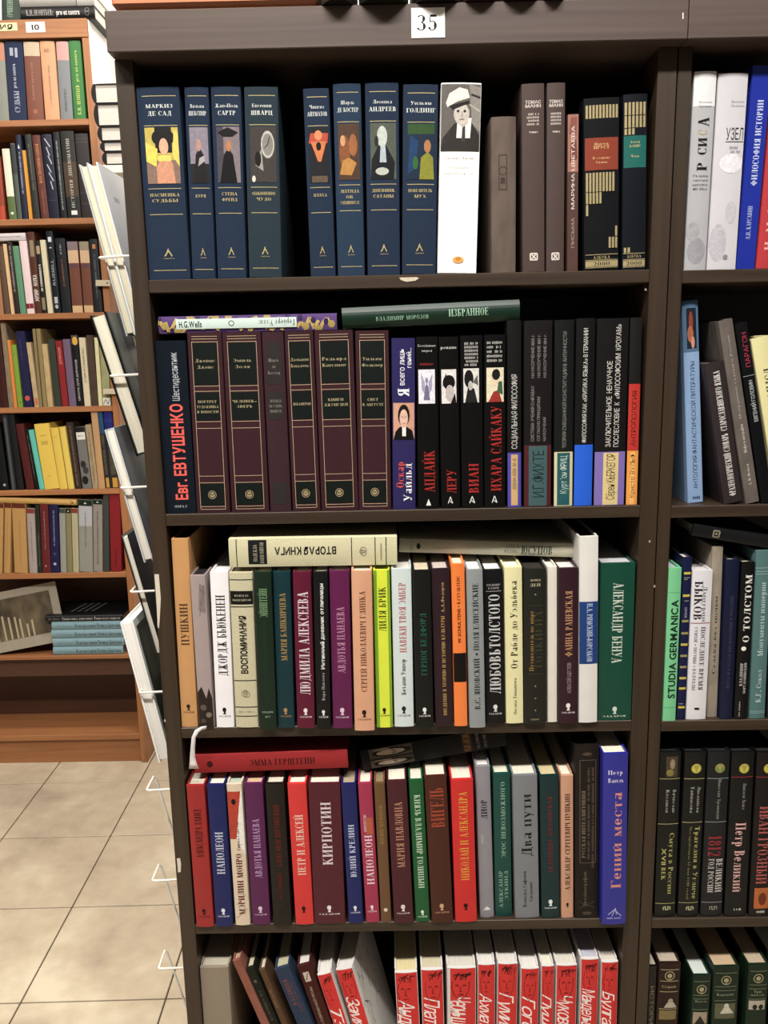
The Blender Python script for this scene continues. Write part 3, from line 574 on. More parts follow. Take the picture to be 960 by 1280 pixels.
place_row(row1, SH[0], 'on middle bookcase top shelf', 'books on the top shelf of the middle bookcase', Y=.003, d=.14, xmin=MN, xmax=MX)
# ---- second shelf
def mar(a, ts, w_=.5, dull=0):
    g_ = '8d7a6c' if dull else 'b9a58a'; blk = '3a3634' if dull else '16201c'
    o = [('r', .14, .717, .86, .942, blk, '@label_panel'), ('r', .14, .522, .86, .674, blk, '@label_panel'), ('r', .14, .043, .86, .167, blk, '@label_panel')]
    if not dull: o += [('l', [.978, .964, .948, .71, .682, .515, .478, .21, .172, .036, .02], .12, .88, g_, .0006), ('L', [.12, .88], .02, .95, g_)]
    n = len(a)
    for k, s in enumerate(a): o.append(('H', s, .5, .848-.034*k, min(.66, .1*len(s)), .017, 'a99f80' if not dull else '8a8680', 's', '@author'))
    for k, s in enumerate(ts): o.append(('H', s, .5, .625-.028*k-(.02 if len(ts) == 1 else 0), min(.66, .075*len(s)+.05), .014, 'a99f80' if not dull else '8a8680', 's'))
    if not dull: o += [('c', .5, .103, .0052, g_, .0006), ('c', .5, .103, .0034, 'b9ab84'), ('k', [(.42, .11), (.5, .1), (.58, .112)], .02, blk, '@emblem')]
    return o
MAR = '43222a/cloth'
def art(u0=.06, u1=.94, sh=()): return pic(u0, .62, u1, .815, sh)
row2 = [
 B(191.6, 232, 206, 246.5, 426, '1b2430/gloss', [('U', 'Евг. ЕВТУШЕНКО', .56, .08, .645, .4, 'e0675c', 'b', '@author'), ('U', 'Шестидесантник', .58, .66, .935, .24, 'b8bcc0', 'n'), ('H', 'ЗЕБРА Е', .5, .043, .46, .013, 'a8acb0', 's', '@publisher_name')], 'dark navy book with big coral vertical lettering'),
 B(233.6, 276.5, 243, 289.5, 415.5, MAR, mar(['Джеймс', 'Джойс'], ['ПОРТРЕТ', 'ХУДОЖНИКА', 'В ЮНОСТИ']), 'leftmost maroon book with black panels and gilt lines'),
 B(277, 326, 289.5, 337, 415, MAR, mar(['Эмиль', 'Золя'], ['ЧЕЛОВЕК-', 'ЗВЕРЬ']), 'second maroon gilt book from left, of two-line names'),
 B(327, 354, 337.5, 365, 415, '442830/cloth', mar(['Шарль', 'де', 'Костер'], ['ЛЕГЕНДА', 'ОБ УЛЕН-', 'ШПИГЕЛЕ'], dull=1), 'narrow dull maroon book with grey unframed panels'),
 B(354.7, 391.8, 366, 401, 414, MAR, mar(['Джованни', 'Боккаччо'], ['ДЕКАМЕРОН']), 'maroon gilt book right of the narrow dull one'),
 B(392.5, 441, 401.5, 449, 413, MAR, mar(['Редьярд', 'Киплинг'], ['КНИГИ', 'ДЖУНГЛЕЙ']), 'wide maroon gilt book, second from right of its series'),
 B(442.5, 487, 449.3, 488.7, 413.3, MAR, mar(['Уильям', 'Фолкнер'], ['СВЕТ', 'В АВГУСТЕ']), 'rightmost maroon gilt book, beside the purple one'),
 B(488.9, 519, 490.6, 520, 422.7, '3a3566/gloss', [('U', 'Я', .5, .665, .72, .5, 'e6e4ea', 's'), ('U', 'всего лишь', .42, .73, .94, .26, 'e6e4ea', 'n'), ('U', 'гений...', .74, .83, .945, .22, 'e6e4ea', 'n')]+pic(.04, .415, .97, .63, [('r', 0, 0, 1, 1, 'c79c86'), ('p', [(0, 0), (1, 0), (.9, .25), (.65, .35), (.3, .35), (.1, .22)], '1d1b1e'), ('p', [(.42, .1), (.6, .1), (.6, .36), (.42, .36)], 'e4dcd6'), ('e', .5, .66, .28, .3, '2a211e'), ('e', .5, .58, .2, .25, 'd4b4a4'), ('k', [(.4, .62), (.46, .62)], .03, '3a2a26'), ('k', [(.54, .62), (.6, .62)], .03, '3a2a26'), ('k', [(.45, .44), (.55, .44)], .025, '9c5a54')])+[('U', 'Оскар', .32, .13, .29, .34, 'd05a58', 's', '@author'), ('U', 'Уайльд', .66, .05, .28, .36, 'e8e6ea', 's', '@author')], 'purple book with a small photograph of long-haired man'),
 B(519.7, 547.3, 521.8, 549.8, 421, '151414/gloss', [('H', 'Голубиные', .5, .95, .86, .014, 'b8b6b2', 's'), ('H', 'перья', .5, .922, .5, .014, 'b8b6b2', 's'), ('m', 'H', .845, .1, .8, .012, '8c302c')]+art(.08, .86, [('r', 0, 0, 1, 1, 'd9d7de'), ('p', [(.3, .1), (.7, .1), (.6, .5), (.5, .6), (.4, .5)], '7a7890'), ('p', [(.15, .9), (.4, .6), (.35, .3), (.2, .4)], 'a3a2b8'), ('p', [(.85, .9), (.6, .6), (.65, .3), (.8, .4)], 'a3a2b8'), ('e', .5, .68, .09, .09, '8e8ca0')])+[('U', 'АПДАЙК', .56, .1, .35, .5, 'a83430', 's', '@author'), ('p', [(.38, .02), (.62, .02), (.5, .06)], 'e0e0dc')], 'black book with a winged grey figure picture'),
 B(548, 572.8, 550.8, 576.3, 421, '151414/gloss', [('H', 'романы', .5, .94, .84, .018, 'c4c2be', 's')]+art(.1, .88, [('r', 0, 0, 1, 1, 'd6d2d0'), ('e', .5, .62, .42, .22, '1f1c1e'), ('e', .55, .3, .3, .25, 'b8b0ae'), ('p', [(.05, .5), (.4, .7), (.3, .9)], '1f1c1e'), ('p', [(.6, 0), (1, 0), (.9, .3)], '2a1c1e')])+[('U', 'ЛЕРУ', .56, .09, .235, .5, 'a83430', 's', '@author'), ('k', [(.36, .03), (.48, .07), (.6, .03), (.44, .045)], .04, 'd8d8d4', '@emblem')], 'black book with a white picture of a dark curl'),
 B(573.9, 604, 577.4, 604, 419.5, '151414/gloss', [('m', 'H', v, .18, .82, .014, 'a8a6a2') for v in (.955, .935, .915, .895, .875, .855, .835)]+art(.12, .84, [('r', 0, 0, 1, 1, 'd0cfca'), ('e', .35, .7, .3, .26, '252424'), ('p', [(.1, 0), (.9, 0), (.7, .4), (.3, .5)], '2e2d2d'), ('e', .45, .5, .15, .14, 'b4b2ae'), ('p', [(.6, .6), (.95, .5), (.9, .8)], '6a6866')])+[('U', 'ВИАН', .56, .09, .27, .46, 'a83430', 's', '@author'), ('k', [(.36, .03), (.48, .07), (.6, .03), (.44, .045)], .04, 'd8d8d4', '@emblem')], 'black book with a black and white crouching picture'),
 B(604.7, 632.3, 604.7, 632.3, 418.4, '151414/gloss', [('m', 'H', v, .12, .86, .015, 'a8a6a2') for v in (.955, .93, .905, .88, .855)]+art(.1, .92, [('r', 0, 0, 1, 1, 'd4cdb4'), ('p', [(.1, 0), (.9, 0), (.7, .35), (.4, .3)], '9c3c34'), ('e', .5, .6, .18, .14, 'd8c4a8'), ('e', .55, .8, .24, .16, '2b2624'), ('p', [(.6, .3), (.95, .2), (.9, .6), (.7, .6)], '4f6a50')])+[('U', 'ИХАРА САЙКАКУ', .56, .1, .6, .5, 'a83430', 's', '@author'), ('k', [(.36, .03), (.48, .07), (.6, .03), (.44, .045)], .04, 'd8d8d4', '@emblem')], 'black book with a coloured robed figure, long red name'),
 B(633, 652.5, 634, 651.8, 400.7, '191919/satin', [('U', 'СОЦИАЛЬНАЯ ФИЛОСОФИЯ', .5, .32, .72, .42, 'c2c0bc', 'n'), ('r', 0, 0, 1, .3, '5a55a8', '@band'), ('r', .25, .01, .75, .29, 'c8a878', '@band'), ('m', 'U', .5, .1, .27, .3, '8c7c5c')], 'black book with narrow blue and tan base'),
 B(654.3, 691.4, 654.3, 689, 400.7, '1e1b1c/satin', [('U', 'СИСТЕМА УЧЕНИЯ О НРАВАХ', .3, .36, .66, .12, '8f8c8a', 'n'), ('U', 'СОГЛАСНО ПРИНЦИПАМ', .52, .36, .6, .11, '8f8c8a', 'n'), ('U', 'НАУКОУЧЕНИЯ', .74, .36, .49, .11, '8f8c8a', 'n'), ('U', 'НАУКОУЧЕНИЕ 1805 г.', .3, .7, .93, .11, '8f8c8a', 'n'), ('U', 'НАУКОУЧЕНИЕ 1813 г.', .52, .7, .93, .11, '8f8c8a', 'n'), ('U', 'НАУКОУЧЕНИЕ 1814 г.', .74, .7, .93, .11, '8f8c8a', 'n'), ('r', 0, 0, 1, .34, '5a2a30', '@band'), ('r', .17, .005, .84, .335, '4c686a', '@band'), ('U', 'И.Г.ФИХТЕ', .52, .05, .31, .42, '26393c', 'n', '@author')], 'black book with maroon and teal base, three text lines'),
 B(692.5, 719, 691.8, 715.5, 400, '1a1d1c/satin', [('U', 'ТЕОРИЯ СМЕШАННОЙ КОНСТИТУЦИИ В АНТИЧНОСТИ', .52, .32, .94, .2, '8a8a86', 'n'), ('r', 0, 0, 1, .3, 'c9c2a0', '@band'), ('r', .16, .005, .84, .295, '2f6468', '@band'), ('U', 'Курт фон ФРИЦ', .5, .07, .28, .36, 'b8c6c0', 'n', '@author')], 'black book with cream-edged teal base'),
 B(720, 745, 716, 740.3, 398, '161616/satin', [('U', 'ФИЛОСОФИЯ КАК «КРИТИКА ЯЗЫКА» В ГЕРМАНИИ', .5, .345, .95, .24, 'c8c6c2', 'n'), ('r', 0, 0, 1, .335, '2a6ad0', '@band')], 'black book with a bright blue base'),
 B(745.6, 787.4, 741.4, 780, 398, '1a181a/satin', [('U', 'ЗАКЛЮЧИТЕЛЬНОЕ  НЕНАУЧНОЕ', .42, .32, .78, .17, 'c8c4be', 'n'), ('U', 'ПОСЛЕСЛОВИЕ  К  «ФИЛОСОФСКИМ  КРОХАМ»', .68, .32, .97, .17, 'c8c4be', 'n'), ('r', 0, 0, 1, .295, '8474b0', '@band'), ('r', .28, .003, .78, .29, 'd0bd8c', '@band'), ('U', 'Сёрен КЬЕРКЕГОР', .53, .03, .285, .28, '4c4630', 'n', '@author')], 'wide black book with lilac and cream base'),
 B(788, 803.4, 781, 797, 397, '23201e/satin', [('r', 0, .3, 1, .655, 'b83a30', '@band'), ('U', 'АНТРОПОЛОГИЯ', .5, .32, .62, .42, '43201c', 'n'), ('r', 0, 0, 1, .298, 'dd9a4c', '@band'), ('r', .3, .003, .7, .29, 'e3b468', '@band'), ('U', 'Кристоф ВУЛЬФ', .5, .04, .28, .4, '5a4020', 'n', '@author')], 'narrow book with black, red and orange bands, rightmost'),
]
place_row(row2, SH[1], 'on second shelf of middle bookcase', 'books on the second shelf of the middle bookcase', Y=.005, d=.15, xmin=MN, xmax=MX)
G2 = 'books lying across the tops of other books'
sw = random.Random(3); swirl = []
for k in range(14):
    v = .03+.072*k; u = sw.random()
    swirl += [('k', [(u, v), ((u+.5) % 1, v+.025), ((u+.2) % 1, v+.05), ((u+.8) % 1, v+.065)], .2, 'b9a466', '@gold_swirl'), ('e', sw.random(), v+.03, .2, .014, '3f2c5a', '@gold_swirl'), ('e', sw.random(), v, .24, .02, 'a8955c', '@gold_swirl')]
lay((421, 402), (198.5, 406.6), 20, .006, '644c80/gloss', swirl+[('r', .22, .225, .84, .9, 'c4d2cc', '@label_panel'), ('D', 'H.G.Wells', .52, .755, .885, .4, '2f3038', 's', '@author'), ('U', 'Герберт Уэллс', .52, .235, .44, .36, '4a4b55', 's', '@author'), ('c', .53, .59, .0035, '5d6066', .001)], 'purple and gold marbled book lying on the maroon books', G2, d=.13)
lay((427.8, 398), (649.3, 387), 29, .012, '16382a/satin', [('U', 'ВЛАДИМИР МОРОЗОВ', .62, .19, .49, .2, '8fae98', 's', '@author'), ('U', 'ИЗБРАННОЕ', .5, .6, .825, .36, '9dbca6', 's')], 'dark green cloth book lying across the second shelf books', G2, d=.15, bulge=.004, wm=.0248)
# ---- third shelf
def zah(title, tc, v0, v1, hu=.5, ec='e8e4e0', uc=.52, extra=(), ev=.105, f='s', dr='U', nn=0):
    return [(dr, title, uc, v0, v1, hu, tc, f), ('z', ev, ec)+(((1,) if nn else ()))] + list(extra)
row3 = [
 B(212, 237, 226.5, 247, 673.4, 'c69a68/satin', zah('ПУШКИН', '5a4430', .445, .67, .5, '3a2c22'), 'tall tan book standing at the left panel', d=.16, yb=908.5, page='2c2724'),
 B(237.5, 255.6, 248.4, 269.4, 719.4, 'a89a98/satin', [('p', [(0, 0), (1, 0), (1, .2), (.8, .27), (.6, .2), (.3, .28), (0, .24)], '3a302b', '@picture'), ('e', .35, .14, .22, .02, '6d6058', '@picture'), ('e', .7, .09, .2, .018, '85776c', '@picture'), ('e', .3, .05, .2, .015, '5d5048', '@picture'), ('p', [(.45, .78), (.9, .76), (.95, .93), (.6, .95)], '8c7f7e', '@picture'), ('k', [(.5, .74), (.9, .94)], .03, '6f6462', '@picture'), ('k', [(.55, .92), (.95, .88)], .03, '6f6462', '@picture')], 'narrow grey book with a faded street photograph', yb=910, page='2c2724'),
 B(262, 285, 270, 293.8, 715, 'e8e6e8/gloss', zah('ДЖОРДЖ БЬЮКЕНЕН', '3c3a40', .34, .86, .52, '1e1d20'), 'white book with tall dark grey name', yb=909, page='f2f0ee'),
 B(286, 315.6, 294.4, 324, 715.6, 'c4bea2/cloth', [('l', [.955, .785, .31, .135, .075], .0, 1, '23211e', .0012), ('r', .0, .8, 1, .885, '1d1c1c', '@label_panel'), ('H', 'НАДЕЖДА', .5, .856, .62, .012, 'b8b49c', 's', '@author'), ('H', 'МАНДЕЛЬШТАМ', .5, .828, .82, .012, 'b8b49c', 's', '@author'), ('U', 'ВОСПОМИНАНИЯ', .5, .355, .73, .3, '1c1b1a', 'b'), ('c', .45, .225, .0042, '8e8a76', .0008), ('c', .5, .235, .003, '8e8a76', .0008), ('c', .55, .22, .0042, '8e8a76', .0008), ('m', 'H', .105, .15, .85, .01, '9c9880')], 'cream cloth book with bold black vertical word', yb=909, page='e8e2cc'),
 B(316, 339.7, 325, 346, 714.7, '1c3426/satin', [('U', 'ЭЙНШТЕЙН', .5, .72, .9, .46, '7fa07c', 's'), ('H', 'ЗАХАРОВ', .5, .115, .7, .011, 'a8b8a4', 's', '@publisher_name'), ('H', 'АСТ', .5, .085, .34, .011, 'a8b8a4', 's', '@publisher_name'), ('L', [.45, .56], .16, .7, '2c4a36')], 'dark green book next to the cream cloth one', yb=911.9),
 B(340.6, 363, 346.9, 368.8, 714.7, '144048/satin', zah('МАРИЯ БАШКИРЦЕВА', 'a88c58', .44, .87, .36, 'b08c5c'), 'dark teal book with ochre lettering', yb=909.4),
 B(364.7, 389.7, 371.9, 393.8, 714.7, '6a1a3c/satin', zah('ЛЮДМИЛА АЛЕКСЕЕВА', 'd6c8cc', .22, .88, .58, 'e2d8da'), 'crimson book with large pinkish white name', yb=910),
 B(390.6, 410, 396, 414, 714.7, '17191c/satin', zah('Вера Павлова', 'a8a8a8', .19, .37, .22, 'dcdcdc', extra=[('U', 'Интимный дневник отличницы', .54, .39, .93, .26, 'd8d8d6', 'b')]), 'thin black book with bold white vertical lettering', yb=911.5),
 B(411, 436.9, 416, 441, 713.4, '6c2458/satin', zah('АВДОТЬЯ ПАНАЕВА', 'b98aa4', .36, .78, .4, 'd8c4d2'), 'plum purple book with lilac lettering', yb=910),
 B(438, 465.6, 443.8, 468, 713.4, 'd2a486/satin', zah('СЕРГЕЙ НИКОЛАЕВИЧ ГЛИНКА', '7c5640', .25, .88, .3, '33271f'), 'peach pink book standing proud of its neighbours', yb=913),
 B(465.6, 487.5, 471, 491, 712.5, 'd8e22c/gloss', [('r', 0, .0, .2, 1, '7fae2c', '@band'), ('r', .86, .0, 1, 1, '7fae2c', '@band')]+zah('ЛИЛЯ БРИК', '5a6a14', .62, .9, .46, '20240e'), 'acid yellow and lime book', yb=909, page='dfe6b8'),
 B(488.6, 514.4, 493, 517.8, 711, 'ccd6d6/gloss', zah('НАВЕКИ ТВОЯ ЭМБЕР', 'b8706c', .48, .92, .36, '2c2c30', extra=[('U', 'Бетани Уинор', .5, .21, .44, .24, '2c2e30', 's', '@author')]), 'pale blue-white book with rose red lettering', yb=908, page='e6e4de'),
 B(515.4, 538.4, 520, 542.6, 713, '181c1a/satin', zah('ГЕРЦОГ БЕДФОРД', '2c6a58', .34, .74, .34, 'e0dedc'), 'black book with dark green lettering', yb=909, page='d8cdb4'),
 B(539, 561.5, 543.6, 567.7, 711, '38232c/satin', [('U', 'ВВЕДЕНИЕ В ТЕОРИЮ И ИСТОРИЮ КУЛЬТУРЫ', .56, .07, .71, .2, 'b89a5c', 's'), ('U', 'А.А.Федоров', .58, .73, .92, .18, 'b89a5c', 's', '@author')], 'aubergine book with fine ochre lettering', yb=907, page='cfc4c0'),
 B(562.5, 582, 568.7, 584, 705, 'e8873c/gloss', [('r', 0, .28, 1, .46, '1d1715', '@band'), ('U', 'W.SCHULTENS • В.СХУЛЬТЕНС', .5, .52, .93, .24, '5c2f14', 's')], 'orange book with a black block', yb=907.5, page='e8dcc8'),
 B(582.4, 603.8, 587, 607, 712, '94999a/satin', [('U', 'В.С. ЯНОВСКИЙ • ПОЛЯ ЕЛИСЕЙСКИЕ', .52, .12, .92, .36, '2e3233', 's')], 'grey book with black lettering standing proud', yb=909.5, page='f0eeea'),
 B(603, 629.5, 608, 631, 712, '15171c/satin', [('H', 'ВЛАДИМИР', .5, .905, .74, .012, 'a8a8a8', 's', '@author'), ('H', 'ЖДАНОВ', .5, .885, .6, .012, 'a8a8a8', 's', '@author'), ('l', [.865], .1, .9, 'a8a8a8'), ('U', 'ЛЮБОВЬ', .52, .2, .5, .58, 'c8cac8', 's'), ('U', 'ТОЛСТОГО', .52, .5, .85, .58, 'c8cac8', 's'), ('z', .1, 'd8d8d6')], 'black book with huge ornate white lettering', yb=904.5, page='f0eeea'),
 B(628.9, 653.6, 633, 654, 709, 'ddd8ac/satin', [('U', 'От Рабле до Уэльбека', .5, .36, .92, .4, '2c2b24', 's'), ('U', 'Оксана Тимашева', .52, .06, .3, .2, '6c6a58', 's', '@author')], 'pale yellow book with black serif lettering', yb=904, page='efeadb'),
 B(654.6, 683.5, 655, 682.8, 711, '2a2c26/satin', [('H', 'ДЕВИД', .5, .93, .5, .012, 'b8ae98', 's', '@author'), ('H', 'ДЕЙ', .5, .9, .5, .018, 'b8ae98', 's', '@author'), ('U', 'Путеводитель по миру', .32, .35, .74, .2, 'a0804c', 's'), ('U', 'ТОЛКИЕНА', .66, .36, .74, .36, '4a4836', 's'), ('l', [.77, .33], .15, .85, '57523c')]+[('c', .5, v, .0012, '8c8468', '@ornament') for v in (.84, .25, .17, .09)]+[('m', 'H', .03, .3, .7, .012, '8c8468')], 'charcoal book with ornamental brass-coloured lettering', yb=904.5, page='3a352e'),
 B(683.9, 696.6, 684, 697, 708.5, 'dad6cc/satin', [], 'thin blank off-white book', yb=902.6, page='e8e4da'),
 B(697, 724, 698, 722, 710, '3f222e/satin', zah('ФАИНА РАНЕВСКАЯ', 'b9906c', .44, .86, .36, 'e2dada', extra=[('U', 'АЛЕКСЕЙ ЩЕГЛОВ', .54, .2, .4, .2, 'a8989c', 'n', '@author')]), 'dark wine book with copper lettering', yb=904, page='e4dcda'),
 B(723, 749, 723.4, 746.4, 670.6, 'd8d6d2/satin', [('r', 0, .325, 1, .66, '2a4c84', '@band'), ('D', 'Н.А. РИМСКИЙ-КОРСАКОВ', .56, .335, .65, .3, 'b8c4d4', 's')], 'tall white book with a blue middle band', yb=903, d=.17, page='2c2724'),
 B(750.5, 795, 746.4, 789, 704, '125444/satin', zah('АЛЕКСАНДР БЕНУА', 'c6d0c4', .37, .88, .3, 'c8d2c6', ev=.06, dr='D'), 'wide emerald green book at the right end', yb=900, d=.16, page='c8c8cc'),
]
place_row(row3, SH[2], 'on third shelf of middle bookcase', 'books on the third shelf of the middle bookcase', Y=.004, d=.14, xmin=MN, xmax=MX)
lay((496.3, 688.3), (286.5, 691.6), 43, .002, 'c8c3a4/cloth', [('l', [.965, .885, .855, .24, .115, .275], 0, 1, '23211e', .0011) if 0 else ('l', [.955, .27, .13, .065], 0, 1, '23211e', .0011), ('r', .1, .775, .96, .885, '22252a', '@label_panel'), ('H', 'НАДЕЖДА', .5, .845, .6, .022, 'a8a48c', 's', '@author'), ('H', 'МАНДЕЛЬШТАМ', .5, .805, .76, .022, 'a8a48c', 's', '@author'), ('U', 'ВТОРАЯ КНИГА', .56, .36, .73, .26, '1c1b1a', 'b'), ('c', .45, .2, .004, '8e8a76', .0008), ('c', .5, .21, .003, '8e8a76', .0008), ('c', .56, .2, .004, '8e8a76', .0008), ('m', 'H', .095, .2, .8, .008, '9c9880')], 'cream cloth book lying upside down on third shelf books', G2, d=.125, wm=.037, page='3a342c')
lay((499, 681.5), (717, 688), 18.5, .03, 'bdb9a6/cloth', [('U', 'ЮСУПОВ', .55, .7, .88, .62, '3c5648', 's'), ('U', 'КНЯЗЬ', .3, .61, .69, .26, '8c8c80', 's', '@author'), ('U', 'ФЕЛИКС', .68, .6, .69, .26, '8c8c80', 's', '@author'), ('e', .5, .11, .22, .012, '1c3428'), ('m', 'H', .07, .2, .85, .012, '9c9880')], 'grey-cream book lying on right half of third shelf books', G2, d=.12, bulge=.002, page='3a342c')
# ---- fourth shelf
row4 = [
 B(232, 256, 245.7, 267.7, 981.6, 'a63232/satin', zah('АЛЕКСАНДРА ДАВИД', '4e1614', .5, .84, .4, '4a1614', dr='U'), 'red book with dull dark lettering at the left panel', yb=1158),
 B(257.8, 281, 269.8, 291.6, 981, '1f2c6a/satin', zah('НАПОЛЕОН', 'c8ccdc', .38, .68, .46, 'dcdde6'), 'royal blue book with short white name, second from left', yb=1157.5),
 B(282.8, 302, 294, 313.7, 980, 'd8c8b4/gloss', [('p', [(.0, .62), (.5, .62), (.9, .95), (0, .95)], 'b84c38', '@picture'), ('p', [(.45, .62), (1, .5), (1, .97), (.9, .95)], 'e6e2dc', '@picture'), ('e', .4, .88, .16, .02, '23201e', '@emblem'), ('U', 'МЭРИЛИН МОНРО', .52, .08, .52, .42, '6a2f28', 's'), ('U', 'Сирил Сансом', .55, .54, .74, .22, '5a463c', 's', '@author')]+[('k', [(.1+.1*k, .05+.1*k), (.9-.1*k, .12+.1*k)], .025, 'b2503c', '@picture') for k in range(5)], 'white book with red scribbles and dark script', yb=1156, page='b8c8b8'),
 B(303.7, 329.4, 316, 337.8, 979.5, '66285c/satin', zah('АВДОТЬЯ ПАНАЕВА', 'b99ac0', .34, .76, .38, 'd4c4d4'), 'violet book with lilac lettering', yb=1155, page='d8b89c'),
 B(330, 356, 342.4, 364.4, 979.5, '1e1c18/satin', zah('АЛЕКСАНДР ВЕРТИНСКИЙ', '7c2a24', .42, .86, .3, '2c2a26', extra=[('m', 'U', .5, .2, .38, .22, '6a2a24')], ev=.09, nn=1), 'black book with dark red lettering', yb=1156, page='d8d2c4'),
 B(357.5, 384, 370.5, 391.6, 979.5, 'd23c3a/satin', zah('ПЕТР И АЛЕКСЕЙ', 'e4c8b8', .36, .79, .44, '3a1614', nn=1), 'bright red book with cream lettering, sixth from left', yb=1155),
 B(384.7, 425.4, 392.8, 432.4, 979.5, '5f2434/satin', zah('КИРПОТИН', 'd8ccd0', .43, .88, .32, 'e4dcdc'), 'widest claret book with big white name', yb=1154),
 B(426, 445, 435.4, 455, 980, '202c6c/satin', zah('ЮЛИЙ КРЕЛИН', 'c4cadc', .34, .72, .4, 'dcdde6'), 'narrow royal blue book right of the widest claret', yb=1153.5, page='b8a890'),
 B(446.6, 465.3, 457.8, 474.7, 979, 'a83a5c/satin', zah('НАПОЛЕОН', 'e2ccd4', .28, .64, .56, 'e8dce0', extra=[('U', 'МИФ В РОССИИ', .35, .66, .78, .22, 'e2ccd4', 'n'), ('r', .42, .64, .92, .76, 'b8684c', '@band')]), 'raspberry pink book with white lettering', yb=1152.5),
 B(467, 481.3, 476, 489.8, 979, '75583a/satin', [('U', 'ЮРИЙ КРИМОВ', .5, .57, .85, .34, 'a08048', 's'), ('e', .5, .09, .2, .014, 'd8ccb4')], 'thin olive brown book', yb=1152, page='a08c70'),
 B(482.8, 508.5, 492.6, 517.4, 976, '552430/satin', zah('МАРИЯ ПАВЛОВНА', 'b88c74', .4, .86, .4, 'e0d4d0'), 'claret book with copper lettering in the middle', yb=1153.5),
 B(511, 528.7, 519, 538.4, 975, '17663a/satin', zah('КНЯЗЬ ВЛАДИМИР ГОЛИЦЫН', 'c2d4be', .24, .9, .42, 'dce4d8', dr='D', ev=.06), 'bright green book with white downward lettering', yb=1151.5),
 B(529.4, 558.8, 540, 566.5, 970, '552c1e/satin', zah('ВИГЕЛЬ', 'a8523a', .66, .93, .62, 'cfa88c'), 'chestnut brown book with large rust name', yb=1153),
 B(562.7, 591.7, 569, 596.6, 974.3, 'cc2c2a/satin', zah('НИКОЛАЙ И АЛЕКСАНДРА', 'dca040', .3, .92, .38, '3a1412', nn=1), 'scarlet book with yellow lettering', yb=1151.9),
 B(593.3, 613.3, 600.4, 617.5, 957.5, '96949a/satin', [('U', 'ДИОР', .5, .66, .79, .44, '2c2c30', 's'), ('e', .5, .06, .2, .01, 'dcdcdc'), ('k', [(.2, .045), (.5, .075), (.75, .05)], .05, 'dcdcdc', '@emblem'), ('r', .2, .5, .4, .56, 'a8a6aa', '@band')], 'slim silver grey book taller than its neighbours', yb=1146, page='f0eeea', bulge=.002),
 B(615.3, 638.5, 619.2, 640, 967, '17554c/satin', [('U', 'ЭРОС НЕВОЗМОЖНОГО', .55, .42, .95, .26, '8fb0a0', 's'), ('U', 'АЛЕКСАНДР', .35, .06, .33, .22, '8fb0a0', 's', '@author'), ('U', 'ЭТКИНД', .68, .12, .33, .2, '8fb0a0', 's', '@author')], 'teal green book with pale spaced lettering', yb=1144.5),
 B(639.5, 672.4, 644.3, 674, 968.8, '85888c/satin', [('U', 'Два пути', .52, .44, .88, .42, '1f2023', 's'), ('U', 'Всеволод Сафонов', .4, .08, .34, .16, '3c3e42', 's', '@author'), ('U', 'Сагалович', .66, .12, .26, .14, '3c3e42', 's', '@author')], 'thick grey book with bold black lettering', yb=1147),
 B(673.4, 699, 677.3, 699.2, 969.4, '143c40/satin', zah('ЕКАТЕРИНА ДОСТОЕВСКАЯ', '7c3234', .33, .86, .26, 'e0e4e2'), 'dark teal book with dull red lettering', yb=1147, page='d8caa0'),
 B(700.5, 717, 701.5, 717, 969.4, 'c99e84/satin', zah('АЛЕКСАНДР СЕРГЕЕВИЧ ПУШКИН', '4e3428', .2, .88, .42, '2c2220', nn=1, ev=.09), 'narrow peach book with dark lettering', yb=1147),
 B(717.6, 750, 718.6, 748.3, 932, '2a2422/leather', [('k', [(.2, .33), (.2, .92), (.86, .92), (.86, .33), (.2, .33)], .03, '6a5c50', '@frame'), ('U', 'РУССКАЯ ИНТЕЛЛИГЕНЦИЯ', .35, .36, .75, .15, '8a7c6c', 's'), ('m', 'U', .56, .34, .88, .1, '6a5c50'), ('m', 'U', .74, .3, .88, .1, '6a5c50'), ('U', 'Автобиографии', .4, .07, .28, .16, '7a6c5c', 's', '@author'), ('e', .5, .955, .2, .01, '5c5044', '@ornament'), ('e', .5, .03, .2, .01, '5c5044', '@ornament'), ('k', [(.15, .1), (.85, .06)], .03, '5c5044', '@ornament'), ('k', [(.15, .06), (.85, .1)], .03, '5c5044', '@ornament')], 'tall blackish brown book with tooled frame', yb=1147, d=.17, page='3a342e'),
 B(752, 784.5, 750, 784.5, 942, '33379a/gloss', [('H', 'Петр', .5, .895, .62, .024, 'd4cce0', 's', '@author'), ('H', 'Вайль', .52, .85, .66, .024, 'd4cce0', 's', '@author'), ('U', 'Гений места', .56, .22, .79, .42, 'd4968c', 's'), ('k', [(.25, .06), (.5, .09), (.8, .05)], .035, 'b4b4d8', '@emblem'), ('k', [(.4, .05), (.55, .1), (.6, .06)], .03, 'b4b4d8', '@emblem'), ('m', 'H', .038, .2, .8, .008, 'b4b4d8')], 'ultramarine blue book with pink lettering, rightmost', yb=1155, d=.15),
]
place_row(row4, SH[3], 'on fourth shelf of middle bookcase', 'books on the fourth shelf of the middle bookcase', Y=.004, d=.14, xmin=MN, xmax=MX)
lay((243.5, 955.5), (434.7, 948.5), 27, .012, 'a03234/cloth', [('U', 'ЭММА ГЕРШТЕЙН', .5, .36, .79, .34, '4c1618', 's'), ('e', .5, .1, .18, .02, '4c1618')], 'red cloth book lying on the left fourth shelf books', G2, d=.13, wm=.0262, page='b8a8a0')
